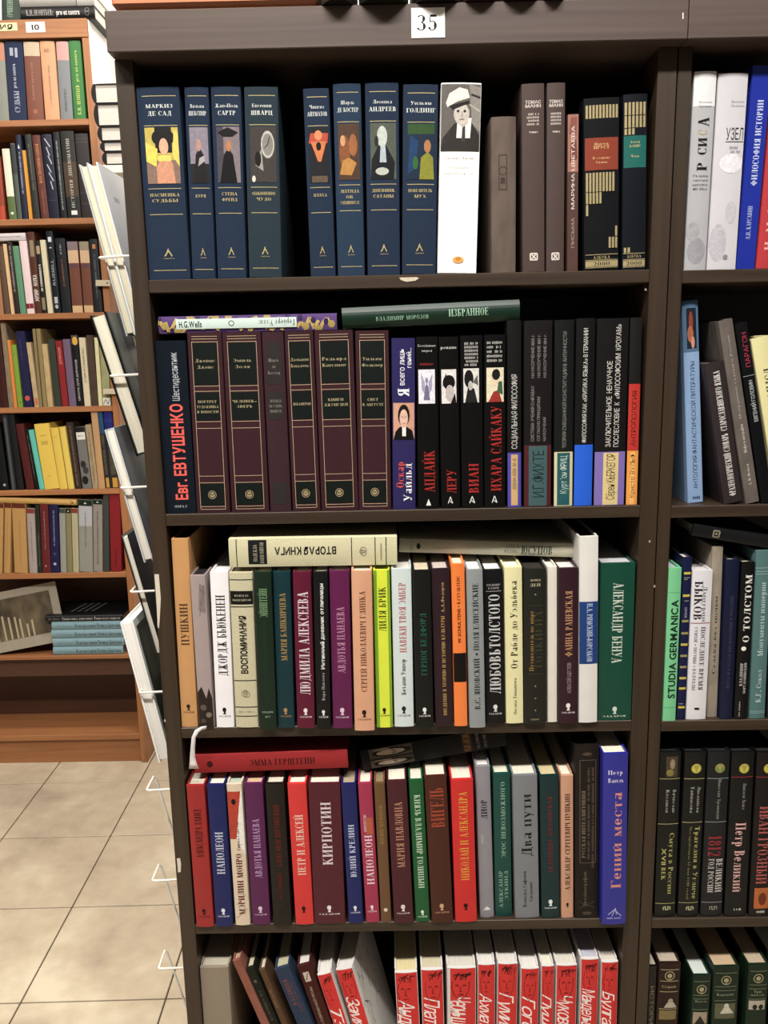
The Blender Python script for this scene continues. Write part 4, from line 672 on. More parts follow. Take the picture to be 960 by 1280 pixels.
fa = lambda u0, u1: pic(u0, .06, u1, .36, [('r', 0, 0, 1, 1, '6e6256'), ('e', .5, .5, .42, .44, '221c19'), ('e', .52, .5, .27, .34, 'c6b6a2'), ('e', .42, .56, .05, .05, '2c2420'), ('e', .62, .58, .05, .05, '2c2420'), ('p', [(.3, .8), (.75, .85), (.6, .98), (.3, .95)], '2a211d'), ('e', .15, .3, .1, .2, 'a8988a')])
lay((452, 951), (631, 919.5), 48, .03, '0b0d0c/matte', fa(.04, .5)+fa(.56, .96)+[('r', .04, .7, .97, .775, '3c3020', '@band'), ('H', 'МЕМУАРЫ', .5, .735, .86, .045, 'b08c50', 's'), ('H', 'ПОВЕСТЬ', .5, .81, .8, .02, '9c9890', 's'), ('H', 'О ПОЭТАХ', .5, .86, .8, .02, '9c9890', 's')], 'black picture book slanting across the fourth shelf books', G2, d=.11, wm=.0305, page='2e2a26')
# ---- fifth shelf: only the heads show
def face(seed, heavy=.03, c='3a1214'):
    r_ = random.Random(seed); cx, cy = .5+r_.uniform(-.05, .05), .86; a = r_.uniform(1.05, 1.3)
    o = []
    def curve(pts): o.append(('k', pts, heavy*r_.uniform(.6, 1.1), c, '@drawing'))
    q = lambda x, y: (cx+x*a*.5, cy+y*a*.12)
    prof = [(-.5, .35), (-.58, .1), (-.72, -.1), (-.55, -.18), (-.6, -.3), (-.52, -.4), (-.55, -.52), (-.3, -.75), (0, -.7)] if seed % 2 else [(-.55, .3), (-.6, -.1), (-.45, -.5), (-.1, -.78), (.3, -.6), (.52, -.2), (.55, .3)]
    curve([q(*p) for p in prof])
    for k in range(9+seed % 5): x = r_.uniform(-.5, .5); curve([q(x, .35+r_.uniform(0, .3)), q(x+r_.uniform(-.1, .25), .7), q(x+.3, .55+r_.uniform(0, .3))])
    for e in ((-.25, .05), (.22, .05)): curve([q(e[0]-.12, e[1]), q(e[0], e[1]+.06), q(e[0]+.12, e[1])])
    curve([q(-.02, 0), q(-.08, -.25), q(.06, -.28)]); curve([q(-.2, -.48), q(0, -.44), q(.18, -.48)])
    return o
RED = 'd23a36'
def redb(seed, word, hv=.07, w0=.3, w1=.79): return [('r', .012, .001, .988, .9965, RED, '@spine_panel'), ('D', word, .45, .4, w1, .74, 'f0e6e2', 'i')] + face(seed)
RB = 'dcd8d4/gloss'
row5 = [
 B(248, 285.5, 252, 291, 1209, '9c9080/cloth', [], 'thick plain beige cloth book at the left panel', page='c8c0b0'),
 B(288, 301.5, 325.5, 335.5, 1200, '9a6656/worn', [], 'leaning worn pinkish brown book', page='c0a890', yref=1280),
 B(303.5, 317.5, 333, 345, 1210, '2b2a20/cloth', [('m', 'U', .5, .6, .85, .3, '5c5a48'), ('e', .5, .9, .2, .012, '6a6850')], 'leaning thin dark olive book', page='d4ccb8'),
 B(318, 336, 345.5, 361, 1212, '69503a/cloth', [('m', 'U', .5, .7, .85, .3, '8c7454')], 'leaning tobacco brown book', page='d8d0be'),
 B(340, 362, 370.5, 390, 1209.5, '3c4a60/cloth', [('U', 'КАЗАНЦЕВ', .4, .72, .92, .3, '8c5a52', 's'), ('m', 'U', .7, .66, .9, .16, '6a5258')], 'leaning slate blue cloth book', page='c8c4a8'),
 B(366, 391.3, 395.5, 413, 1206, '54261f/cloth', [('r', .25, .88, .7, .95, 'c8bcb0', '@emblem'), ('k', [(.35, .89), (.6, .94)], .06, '54261f', '@emblem'), ('U', 'МАСТЕРА СОВРЕМЕННОЙ ПРОЗЫ', .45, .45, .84, .2, 'b8a898', 'n')], 'leaning mahogany red cloth book', page='e0dcd8'),
 B(393.5, 415.5, 412.5, 436.5, 1217, RB, redb(3, 'Тэффи', .07, .55, .78), 'leaning red book with white script, left of leaning pair', page='e8e4e0'),
 B(417.5, 440, 437.5, 461, 1214.5, RB, redb(6, 'Замятин', .07, .5, .8), 'leaning red book with white cover facing the gap', page='e8e4e0', yaw=-6.5, d=.13),
 B(493, 521.7, 496.7, 525, 1215, RB, redb(1, 'Андреев'), 'red book with a curly haired profile, right of gap', page='e2d6a8', d=.15),
 B(525.7, 554, 528, 555.5, 1211.7, RB, redb(2, 'Платонов'), 'red book with a bald bearded head', page='d8cfb4'),
 B(558, 595.7, 559.5, 595, 1209.5, RB, redb(4, 'Чернышевский')+[('r', 0, 0, .1, 1, 'd8d0cc', '@band')], 'widest red book with a white left edge', page='dcd8ce'),
 B(597, 619.3, 597, 619, 1205, RB, redb(7, 'Ахматова'), 'red book with a faint thin face, fourth red one', page='e8e4e0'),
 B(621.7, 647.7, 621, 646.5, 1204, RB, redb(8, 'Гумилев'), 'red book with dark hair strokes, left of twin pair', page='e4e0da'),
 B(650.7, 674.3, 650, 673, 1210, RB, redb(10, 'Гоголь'), 'red book with dark hair strokes, right of twin pair', page='e8e4e0'),
 B(676.5, 693, 675.5, 692, 1207, RB, redb(5, 'Пушкин'), 'narrowest red book with a side profile', page='ecead8'),
 B(695, 722, 694, 720, 1206, RB, redb(12, 'Чуковский'), 'red book with a calm full front face', page='e2ddd0'),
 B(726, 749, 724, 747, 1198.3, RB, redb(9, 'Мандельштам'), 'tallest red book with a small profile', page='c8c8d8'),
 B(751.7, 773, 749.5, 771.5, 1202, RB, redb(11, 'Булгаков'), 'red book with a black capped head, rightmost', page='e0dace'),
]
place_row(row5, SH[4], 'on fifth shelf of middle bookcase', 'books on the fifth shelf of the middle bookcase', Y=.006, yref=1280, d=.15, xmin=MN, xmax=MX)

rt = [o for o in scene.objects if o.get('label', '').startswith('leaning red book with white cover')][0]
w_ = max(v.co.x for v in [c for c in rt.children if c.name.startswith('cover')][0].data.vertices)
V = []; Fc = []; rr = random.Random(5)
for k in range(16):                              # ink scribbles on its white front board
    y, z = .02+rr.random()*.1, .08+rr.random()*.11; a = rr.uniform(.6, 2.4)
    for j in range(3):
        y2, z2 = y+cos(a)*.01, z+sin(a)*.012; n = len(V); ex = .0006
        V += [(w_+.0001, y-ex, z), (w_+.0001, y+ex, z), (w_+.0001, y2+ex, z2), (w_+.0001, y2-ex, z2)]; Fc.append((n, n+1, n+2, n+3)); y, z = y2, z2; a += rr.uniform(-1.2, 1.2)
link('drawing', V, Fc, mat('3a3232', 'print'), None, rt)['kind'] = 'stuff'
# ================================================================ RIGHT-HAND DARK BOOKCASE
RX = .3395
def rk(t_, tc, ops=()): return ops
def frac(x): return x
rr1 = [
 B(867.6, 896.5, 853.7, 882.6, 89.6, 'aeaeb0/gloss', [('r', 0, .83, 1, 1, 'd2d2d4', '@band'), ('e', .5, .1, .42, .07, '9a9a9e', '@picture'), ('e', .3, .2, .3, .05, 'a2a2a6', '@picture'), ('H', 'Наталья', .56, .85, .6, .01, '6c6c6e', 's', '@author'), ('H', 'Громова', .56, .83, .56, .01, '6c6c6e', 's', '@author'), ('U', 'Р', .55, .51, .56, .46, '26262a', 's'), ('U', 'СИ', .52, .59, .68, .4, '26262a', 's'), ('U', 'А', .52, .73, .78, .5, '26262a', 's'), ('U', 'С', .5, .69, .72, .4, 'c0aa88', 's')]+[('H', s, .52, .485-.022*k, .7, .011, '3a3a3e', 's') for k, s in enumerate(('Судьбы', 'советской', 'критики', '40–50-х'))], 'pale grey misty book at the left panel'),
 B(897, 937, 883.5, 919, 92, 'c4c2c6/gloss', [('e', .3, .14, .3, .1, 'b4b2b8', '@picture'), ('e', .7, .3, .2, .06, 'b8b6bc', '@picture'), ('e', .6, .55, .4, .05, 'd4d2d6', '@picture'), ('H', 'Наталья', .7, .86, .46, .011, '8c8a8e', 's', '@author'), ('H', 'Громова', .7, .84, .46, .011, '8c8a8e', 's', '@author'), ('H', 'УЗЕЛ', .66, .7, .62, .06, '3a383c', 'n'), ('l', [.66], .35, .98, '4a484c'), ('m', 'H', .63, .5, .9, .012, '8c8a8e'), ('m', 'H', .61, .5, .9, .01, '8c8a8e'), ('c', .6, .065, .003, '8a888c')], 'white misty book with thin grey outlines lettering'),
 B(940.7, 966, 920, 943.3, 82, '283a9a/gloss', [('U', 'ФИЛОСОФИЯ ИСТОРИИ', .56, .42, .84, .34, 'c0c8e0', 's'), ('U', 'Л.П. КАРСАВИН', .48, .15, .32, .26, 'a8b4d4', 's', '@author')], 'bright blue book beside the white misty one', bulge=0),
 B(966.5, 990, 944, 968, 100, 'b03a40/cloth', [('U', 'Н. М. КАРАМЗИН', .5, .1, .7, .34, 'd8a8a0', 's')], 'red book cut by the photo edge'),
]
place_row(rr1, SH[0]-.0018, 'on top shelf of right bookcase', 'books on the top shelf of the right bookcase', Y=.004, d=.15, xmin=RX)
rr2 = [
 B(852.5, 872, 858.5, 880, 376, '8fa8c8/gloss', [('U', 'АНТОЛОГИЯ ФАНТАСТИЧЕСКОЙ ЛИТЕРАТУРЫ', .52, .07, .71, .3, '3f566e', 'n'), ('r', 0, .755, 1, 1, '5a7894', '@band'), ('r', .22, .77, .85, .965, '2c3038', '@picture'), ('e', .5, .9, .14, .05, '8c4c40', '@picture'), ('e', .45, .84, .2, .04, 'a86a50', '@picture'), ('e', .6, .8, .12, .03, 'c09080', '@picture'), ('m', 'H', .025, .3, .9, .014, '2c3c50')], 'light blue paperback with a small dark picture', yb=628.7, d=.15),
 B(877, 901, 902.5, 930, 453, '3c3335/satin', [('U', 'ФРАЗЕОЛОГИЧЕСКИЙ СЛОВАРЬ', .52, .05, .5, .34, 'dcd8d4', 's'), ('U', 'СТАРОСЛАВЯНСКОГО ЯЗЫКА', .52, .52, .94, .34, 'dcd8d4', 's')], 'short dark brown leaning book with white lettering', page='8c8478'),
 B(896, 914, 930.5, 950.5, 400, '6e6660/worn', [('U', 'А. М. Мелихов', .5, .1, .22, .2, 'c8c0b8', 's', '@author'), ('U', 'Мифы и биографии', .5, .28, .44, .22, 'c8c0b8', 's'), ('U', 'Избранные статьи о России', .5, .47, .92, .16, 'a8a098', 's')], 'tall worn grey leaning book'),
 B(917.5, 934, 951, 967, 404, '15171a/gloss', [('U', 'ПАРАГОН', .58, .76, .95, .42, 'a83a54', 'n'), ('U', 'ЕВГЕНИЙ ГОЛОВИН', .56, .46, .69, .34, 'b8bcbc', 'n', '@author'), ('l', [.715], .0, 1, '8c8c8c', .0008)], 'black leaning book with crimson word near its head'),
 B(937, 962, 970, 994, 422, 'd6d0a0/satin', [('U', 'ЛОГИКА И СМЫСЛ', .6, .3, .82, .44, '4a4832', 's')], 'cream leaning book cut by the photo edge'),
]
place_row(rr2, SH[1]-.0018, 'on second shelf of right bookcase', 'books on the second shelf of the right bookcase', Y=.006, d=.15, xmin=RX)
place_row([B(897, 913, 905, 921, 418, '34403c/satin', [], 'dark green book hiding behind the leaning ones', Y=.19, yref=600, d=.055)], SH[1]-.0018, 'on second shelf of right bookcase', 'books on the second shelf of the right bookcase')
rr3 = [
 B(834.5, 852.6, 827.5, 845, 710, '7ec496/satin', [('U', 'STUDIA GERMANICA', .56, .15, .8, .56, '1f3a2a', 'b'), ('l', [.09, .845], 0, 1, '6cae84')], 'mint green book with tall black lettering', yb=901, page='c8d0d8'),
 B(853.7, 865.8, 845, 857, 697, '1c2450/satin', [('r', .1, v, .9, v+.014, 'c8b84a' if k not in (3, 4, 6, 7) else '9c9460', '@stripe') for k, v in enumerate((.07, .19, .255, .325, .395, .465, .535, .61, .765, .9))]+[('m', 'H', v, .15, .85, .006, 'a8a490') for v in (.1, .74, .88, .87)]+[('m', 'D', .5, .63, .72, .3, '8c8c9c')], 'narrow navy book with yellow stripes', yb=899),
 B(864.7, 892, 857.5, 882, 713, 'd8d6da/gloss', [('D', 'Дмитрий', .66, .66, .9, .22, '7a787e', 's', '@author'), ('D', 'БЫКОВ', .32, .67, .93, .4, '2c2a30', 's', '@author'), ('l', [.655], 0, 1, 'a03a60', .0009), ('D', 'ПОСЛЕДНЕЕ ВРЕМЯ', .64, .2, .63, .24, '6c6a70', 's'), ('D', 'СТИХИ • ПОЭМЫ • БАЛЛАДЫ', .28, .2, .63, .16, '8a888e', 's'), ('e', .5, .075, .14, .008, '2c2a30'), ('k', [(.36, .08), (.64, .07)], .04, '2c2a30', '@emblem')], 'white book with a fine magenta line', yb=899, page='d8d4d4'),
 B(889, 904.5, 882.8, 896, 683, '9c9284/worn', [('U', 'Судьба без почвы', .5, .26, .72, .3, '4c4438', 's')], 'narrow beige grey worn book', yb=896),
 B(906, 926, 896.5, 915.4, 700, '1a2242/satin', [('U', 'ВЕРА И РАЗУМ ФИЛОСОФИИ В РОССИИ', .52, .2, .78, .26, '4a4c5c', 's')], 'dark navy book with barely visible lettering', yb=899),
 B(927, 944.5, 916.5, 934, 703, '141516/satin', [('U', 'О ТОЛСТОМ', .58, .5, .93, .5, 'd8d6d2', 's'), ('e', .45, .46, .2, .014, 'e0deda'), ('U', 'ВЛАДИМИР', .36, .22, .37, .22, 'c0beba', 's', '@author'), ('U', 'ПОРУДОМИНСКИЙ', .66, .17, .37, .2, 'c0beba', 's', '@author'), ('m', 'U', .36, .02, .12, .1, 'a8a6a2')], 'black book with large white lettering', yb=899),
 B(945.6, 965, 935, 957, 688, '5c7c7c/cloth', [('l', [.035, .045, .865, .88, .9], 0, 1, '8fa8a4', .0009), ('U', 'Монументы империи', .5, .38, .82, .36, 'b4c8c4', 's'), ('U', 'К.Г. Сокол', .5, .1, .3, .34, 'b4c8c4', 's', '@author')], 'grey teal book with lighter ruled lines', yb=898),
 B(967, 984, 957.5, 975, 700, '26262a/satin', [], 'dark book at the photo edge', yb=898),
]
place_row(rr3, SH[2]-.0018, 'on third shelf of right bookcase', 'books on the third shelf of the right bookcase', Y=.006, d=.15, xmin=RX)
lay((866, 662), (985, 682), 15, .004, '1c1d1f/satin', [('r', .2, .2, .3, .8, '8c8478', '@emblem')][:0]+[('k', [(.25, .215), (.25, .275), (.8, .275), (.8, .215), (.25, .215)], .12, '8c8674', '@emblem'), ('e', .52, .245, .12, .014, '8c8674')], 'black book lying slanted on third shelf of right bookcase', 'books lying across the tops of other books', d=.13, wm=.0155, page='d8d4cc')
def med(c, y_=.905, rim='a8a064'): return [('c', .56, y_, .0068, c), ('c', .56, y_, .0062, rim, .0008), ('p', [(.42, y_+.018), (.7, y_+.018), (.56, y_-.022)], rim)]
rr4 = [
 B(824.5, 852, 817.2, 844, 940, '16191a/satin', [('r', .3, .855, .85, .975, '5a4c3c', '@picture'), ('e', .6, .93, .12, .03, '9a8c78', '@picture'), ('e', .5, .88, .18, .02, '8c8448', '@picture'), ('l', [.845, .575, .085], 0, 1, 'b0ac7c', .0008), ('D', 'Вячеслав', .74, .64, .78, .16, 'a8aaa4', 's', '@author'), ('D', 'Козляков', .42, .64, .78, .16, 'a8aaa4', 's', '@author'), ('D', 'Смута в России', .7, .14, .52, .24, 'b4b070', 's'), ('D', 'XVII ВЕК', .34, .23, .43, .2, 'b4b070', 's'), ('k', [(.4, .045), (.4, .062), (.52, .066), (.5, .046), (.64, .046), (.62, .066), (.74, .062), (.74, .045)], .05, 'b8b890', '@emblem')], 'black book with a small picture and olive lettering', yb=1145.5),
 B(856, 883, 846, 872.7, 940, '16191a/satin', med('c8c03c')+[('l', [.845, .585, .09], 0, 1, 'b0ac7c', .0008), ('D', 'Людмила', .74, .64, .8, .16, 'a8aaa4', 's', '@author'), ('D', 'Таймасова', .42, .64, .8, .16, 'a8aaa4', 's', '@author'), ('D', 'Трагедия в Угличе', .76, .11, .56, .24, 'b4b070', 's'), ('D', 'Что произошло 15 мая 1591 года?', .42, .11, .56, .11, '8c8a5c', 's'), ('k', [(.4, .045), (.4, .062), (.52, .066), (.5, .046), (.64, .046), (.62, .066), (.74, .062), (.74, .045)], .05, 'b8b890', '@emblem')], 'black book with yellow medallion and olive lettering', yb=1145.5),
 B(884.7, 913.4, 874.8, 902, 939.5, '22252a/satin', med('7c8a54')+[('l', [.845, .585, .09], 0, 1, '9ca0a0', .0008), ('D', 'Николай Троицкий', .58, .6, .84, .14, '9a9c98', 's', '@author'), ('D', '1812', .5, .37, .5, .6, 'a03c44', 's'), ('D', 'ВЕЛИКИЙ', .76, .15, .36, .3, 'c8c4c0', 's'), ('D', 'ГОД РОССИИ', .38, .15, .36, .26, 'c8c4c0', 's'), ('k', [(.4, .045), (.4, .062), (.52, .066), (.5, .046), (.64, .046), (.62, .066), (.74, .062), (.74, .045)], .04, '9c9c90', '@emblem')], 'black book with green medallion and big red number', yb=1145),
 B(914, 944.4, 904.8, 932.4, 940, '14171a/satin', med('c8c03c')+[('l', [.855], 0, 1, 'a84048', .0008), ('D', 'Линдси Хьюз', .62, .66, .82, .15, '9a9c98', 's', '@author'), ('D', 'Пётр Великий', .54, .15, .58, .46, 'd8b0ac', 's'), ('m', 'H', .045, .35, .75, .014, 'c8c8c0')], 'black book with yellow medallion and pinkish lettering', yb=1145),
 B(946, 974, 935, 962, 940, '1c1618/satin', med('c8c03c')+[('l', [.855], 0, 1, 'a84048', .0008), ('D', 'ИВАН ГРОЗНЫЙ', .5, .2, .68, .5, 'b06460', 's'), ('r', .2, .05, 1, .18, 'b8703c', '@picture'), ('e', .6, .11, .2, .04, '7c4424', '@picture'), ('m', 'H', .03, .35, .75, .014, 'c8c8c0')], 'black book with rust lettering above an orange square', yb=1145),
]
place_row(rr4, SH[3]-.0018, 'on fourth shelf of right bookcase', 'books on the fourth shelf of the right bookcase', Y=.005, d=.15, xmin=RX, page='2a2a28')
LG = 'b0a684'
def laurel(v): return [('c', .5, v, .0072, LG, .0012), ('c', .5, v, .0035, LG), ('k', [(.4, v-.028), (.6, v-.028)], .05, LG, '@emblem')]
rr5 = [
 B(811.5, 821.5, 809, 818.5, 1208, '1e1c1a/satin/p', [('D', 'ИСТОРИЯ', .5, .5, .85, .5, '8c8474', 'n')], 'thin dark paperback with a curled pale cover', page='d0c8b4'),
 B(823.5, 852, 819, 848, 1204, '3a2820/leather', [('l', [.955, .87, .79, .66], .08, .92, LG, .001)]+laurel(.91)+[('H', 'Старый', .5, .83, .66, .02, LG, 's'), ('e', .6, .72, .12, .02, 'a8a090', '@picture'), ('p', [(.3, .67), (.9, .67), (.75, .71), (.45, .71)], 'b8b0a0', '@picture'), ('r', .1, .58, .9, .65, '8c7c54', '@picture')], 'brown gilt leather book', page='c8bcac'),
 B(866, 889.5, 862.5, 886, 1219.5, '24382a/leather', [('l', [.955, .84, .81, .72], .08, .92, '7c8464', .001)]+laurel(.89)+[('H', 'Повести', .5, .79, .66, .016, '9ca084', 's'), ('r', .1, .6, .9, .7, 'a89c88', '@picture'), ('p', [(.2, .6), (.8, .6), (.5, .67)], '3c342c', '@picture')], 'shortest green gilt leather book', page='d8e0dc'),
 B(891.5, 925, 889, 921, 1208.5, '24382a/leather', [('l', [.955, .85, .82, .74], .08, .92, '7c8464', .001)]+laurel(.9)+[('H', 'Кондуит', .5, .79, .7, .022, '9ca084', 's'), ('r', .1, .6, .9, .72, '6c6c54', '@picture'), ('e', .55, .7, .1, .02, 'c8c4b4', '@picture'), ('p', [(.3, .64), (.85, .64), (.65, .69), (.45, .69)], 'c8c4b4', '@picture')], 'wide green gilt leather book with a white bust', page='d0b898'),
 B(935.5, 962, 931, 957.5, 1206, '24382a/leather', [('l', [.955, .85, .82, .74], .08, .92, '7c8464', .001)]+laurel(.9)+[('H', 'Три', .5, .8, .4, .02, '9ca084', 's'), ('H', 'повести', .5, .775, .66, .018, '9ca084', 's'), ('r', .1, .66, .9, .73, 'b8b0a0', '@picture'), ('e', .4, .68, .12, .02, '2c2a26', '@picture'), ('e', .7, .68, .12, .02, '2c2a26', '@picture')], 'green gilt leather book with a pale group picture', page='c8b8a0'),
 B(969, 995, 964, 990, 1206, '24382a/leather', laurel(.9), 'green gilt leather book cut by the photo edge', page='d8e0dc'),
]
place_row(rr5, SH[4]-.0018, 'on fifth shelf of right bookcase', 'books on the fifth shelf of the right bookcase', Y=.006, yref=1275, d=.15, xmin=RX)
# ================================================================ ORANGE BOOKCASE'S BOOKS
def sm(dr, v0, v1, c, hu=.3, uc=.5): return [('m', dr, uc, v0, v1, hu, c)]
def LB(tl, tr, bl, br, yt, st, ops, label, **k): return B(tl, tr, bl, br, yt, st, ops, label, **k)
L1 = [
 LB(-16, 4.5, -9, 12, 53, '8e8f86/satin', [('r', 0, .77, 1, 1, 'c08a70', '@band')], 'grey book with pink head cut by photo edge'),
 LB(5.6, 28, 12.5, 34, 52, '37405a/cloth', [('r', .25, .82, .45, .92, 'a8acb8', '@emblem'), ('r', .55, .8, .7, .92, 'a8acb8', '@emblem'), ('U', 'СУДЬБЫ', .5, .1, .38, .3, 'b0b4c0', 's'), ('U', 'pro et contra', .42, .41, .72, .2, 'b0b4c0', 's')], 'wide slate navy book with silver lettering'),
 LB(29, 49, 35, 55.6, 52.5, '85523e/satin', [('r', 0, .82, 1, 1, 'c4b49c', '@band')]+sm('U', .25, .74, 'a8806c', .12, .45)+[('e', .5, .11, .15, .03, 'a8705c')], 'russet brown book with a cream head'),
 LB(49, 68, 57, 75, 51.5, 'cfa07a/satin', sm('U', .2, .7, 'b0866a', .12)+[('m', 'H', .88, .25, .7, .05, 'a87c5c')], 'plain peach tan book'),
 LB(70, 85, 75.6, 92, 52, '86888a/satin', [('r', 0, .76, 1, 1, 'c8a09a', '@band')]+sm('U', .1, .4, '6c6e70', .2), 'grey book with a pinkish head'),
 LB(85.5, 100, 92.5, 108, 51, '3f8040/satin', [('U', 'К.Н. ЛЕОНТЬЕВ', .5, .06, .44, .3, 'c8cc6c', 's'), ('U', 'pro et contra', .5, .48, .88, .24, 'b0c060', 's')], 'grass green book with yellowish lettering'),
]
L2 = [
 LB(-8, .5, 0, 7, 195, '9a4a34/satin', [('r', 0, 0, 1, .22, 'b8563c', '@band')], 'red-brown book cut by the photo edge'),
 LB(2, 12, 11.5, 21.5, 186, '66764c/satin', [('r', 0, .33, .98, 1, 'dcd6c4', '@label_panel'), ('e', .5, .09, .2, .02, 'd8d8c8')], 'green book with a long cream label'),
 LB(12.2, 18, 22, 28, 179, '5c645c/satin', [('r', 0, .6, 1, .98, '4c4c50', '@band')], 'slim grey green book'),
 LB(18.5, 25.7, 28.6, 35.5, 168.5, '2a2d44/satin', [('p', [(.3, .84), (.7, .84), (.5, .89)], 'd8d8dc')]+sm('U', .3, .8, 'a0a4b8', .3), 'navy book with a small white triangle'),
 LB(26.4, 31, 36, 41, 188, 'd09a3c/gloss/p', [], 'thin amber yellow paperback'),
 LB(31, 38, 41.5, 51, 168, '3a3a36/satin', sm('U', .35, .9, '807c70', .22), 'dark grey book with faded lettering'),
 LB(39, 50, 52, 61.6, 169, '6a3c34/satin', [('U', 'ВОСПОМИНАНИЯ', .5, .43, .9, .4, 'c08a5c', 's')]+sm('U', .05, .35, '9a6850', .2), 'maroon brown book with orange lettering'),
 LB(51, 64, 62, 75, 168, '2e2f40/gloss', [('k', [(.3+.1*(k % 3), .95-.1*k), (.8-.15*(k % 2), .85-.1*k)], .09, 'b8bcc8', '@picture') for k in range(6)]+[('l', [.22], .1, .95, '6c7080')], 'navy book with whitish streaks'),
 LB(65, 74, 76, 84, 165, '1d2022/satin', sm('U', .1, .9, '9a9c9c', .26), 'thin black book with white lettering'),
 LB(74.5, 92, 85, 102, 164, '2e2d2a/satin', [('r', 0, .25, 1, .65, '5a4a3c', '@band'), ('U', 'ИСТОРИЯ', .5, .12, .45, .24, 'b0aca4', 's'), ('U', 'ДИПЛОМАТИИ', .5, .48, .92, .24, 'b0aca4', 's'), ('r', .3, .04, .75, .09, 'e0dcd4', '@emblem')], 'wide black-brown book with long vertical title'),
 LB(92.5, 110, 103, 118, 167, '3a3230/satin', [('l', [.94, .9, .3, .17], 0, 1, '6c6460', .001)], 'dark brown book half hidden by the rack'),
]
L3 = [
 LB(-12, -3.5, -3, 4.7, 306, 'a87c5c/satin', [], 'tan book cut by the photo edge'),
 LB(-3, 3, 6, 13.5, 308, '6a5644/satin', [('l', [.68], 0, 1, '8c7458')], 'brown book with a pale line'),
 LB(3, 8, 14, 18.3, 305, 'd8b890/satin/p', [], 'thin cream paperback'),
 LB(8.3, 14.6, 18.7, 25, 302.5, '3c302c/satin', sm('U', .3, .95, '9a9490', .4), 'dark brown book with busy pale lettering'),
 LB(15, 23, 25.5, 33, 307.6, '6a9478/cloth', [], 'plain sage green book'),
 LB(23.3, 33, 34, 43.8, 301, 'e0cccc/gloss', [('r', 0, .07, 1, .14, '8c2c38', '@band'), ('L', [.45], .07, .14, 'e0cccc')], 'pinkish white book with a crimson band'),
 LB(33.2, 42.5, 44, 52.5, 290, '5f3a2a/satin', [('r', .2, .7, .8, .9, '94866c', '@label_panel'), ('U', 'НАУКА', .5, .34, .48, .6, 'dcd4cc', 'b'), ('U', 'ЖИЗНИ', .5, .15, .3, .6, 'dcd4cc', 'b')], 'rust brown book with bold white lettering'),
 LB(43, 49, 53, 59, 301, '2c2822/satin', [('r', .1, .82, .9, .93, 'a89c78', '@label_panel'), ('m', 'U', .5, .3, .68, .5, 'd0ccc4'), ('r', .1, .05, .9, .22, '8c8468', '@band')], 'narrow black book with a khaki patch'),
 LB(49.3, 56.6, 60, 66.5, 300, 'd2c8ac/satin', [], 'plain cream book'),
 LB(57, 65, 67.2, 77, 289, '20242a/satin', [('r', .25, .87, .75, .93, 'c8ccd0', '@emblem'), ('H', 'I', .5, .8, .5, .012, 'c8ccd0', 'b'), ('U', 'RUSSELL', .5, .34, .66, .4, 'a8acb4', 'n'), ('r', .25, .12, .75, .2, 'b0b4b8', '@emblem'), ('e', .5, .08, .25, .025, 'b0b4b8')], 'tall black book with silver emblems'),
 LB(68, 81, 78, 90, 298, '23282c/satin', [('m', 'U', .5, .36, .72, .2, '8c5c44'), ('m', 'U', .5, .78, .92, .16, 'a8a8a4')], 'black book with small orange lettering'),
 LB(83, 97, 91, 104, 302, '7c5040/satin', [('r', 0, 0, 1, .1, 'd0b088', '@band'), ('r', 0, .7, 1, .88, 'ccb090', '@band'), ('r', 0, .885, 1, 1, '8c7c80', '@band'), ('e', .5, .66, .4, .03, '6a5058', '@picture')], 'brown and cream banded book, left of two'),
 LB(98, 111, 105.7, 117, 302, '7c5040/satin', [('r', 0, 0, 1, .1, 'd0b088', '@band'), ('r', 0, .7, 1, .88, 'ccb090', '@band'), ('r', 0, .885, 1, 1, '9a907c', '@band'), ('e', .5, .66, .4, .03, '6a5058', '@picture')], 'brown and cream banded book, right of two'),
 LB(111.5, 121, 118, 129, 299, '2c3036/satin', [('r', .35, .87, .75, .93, 'c08450', '@emblem')]+sm('U', .2, .8, '6c7078', .24), 'black book with a small orange square'),
]
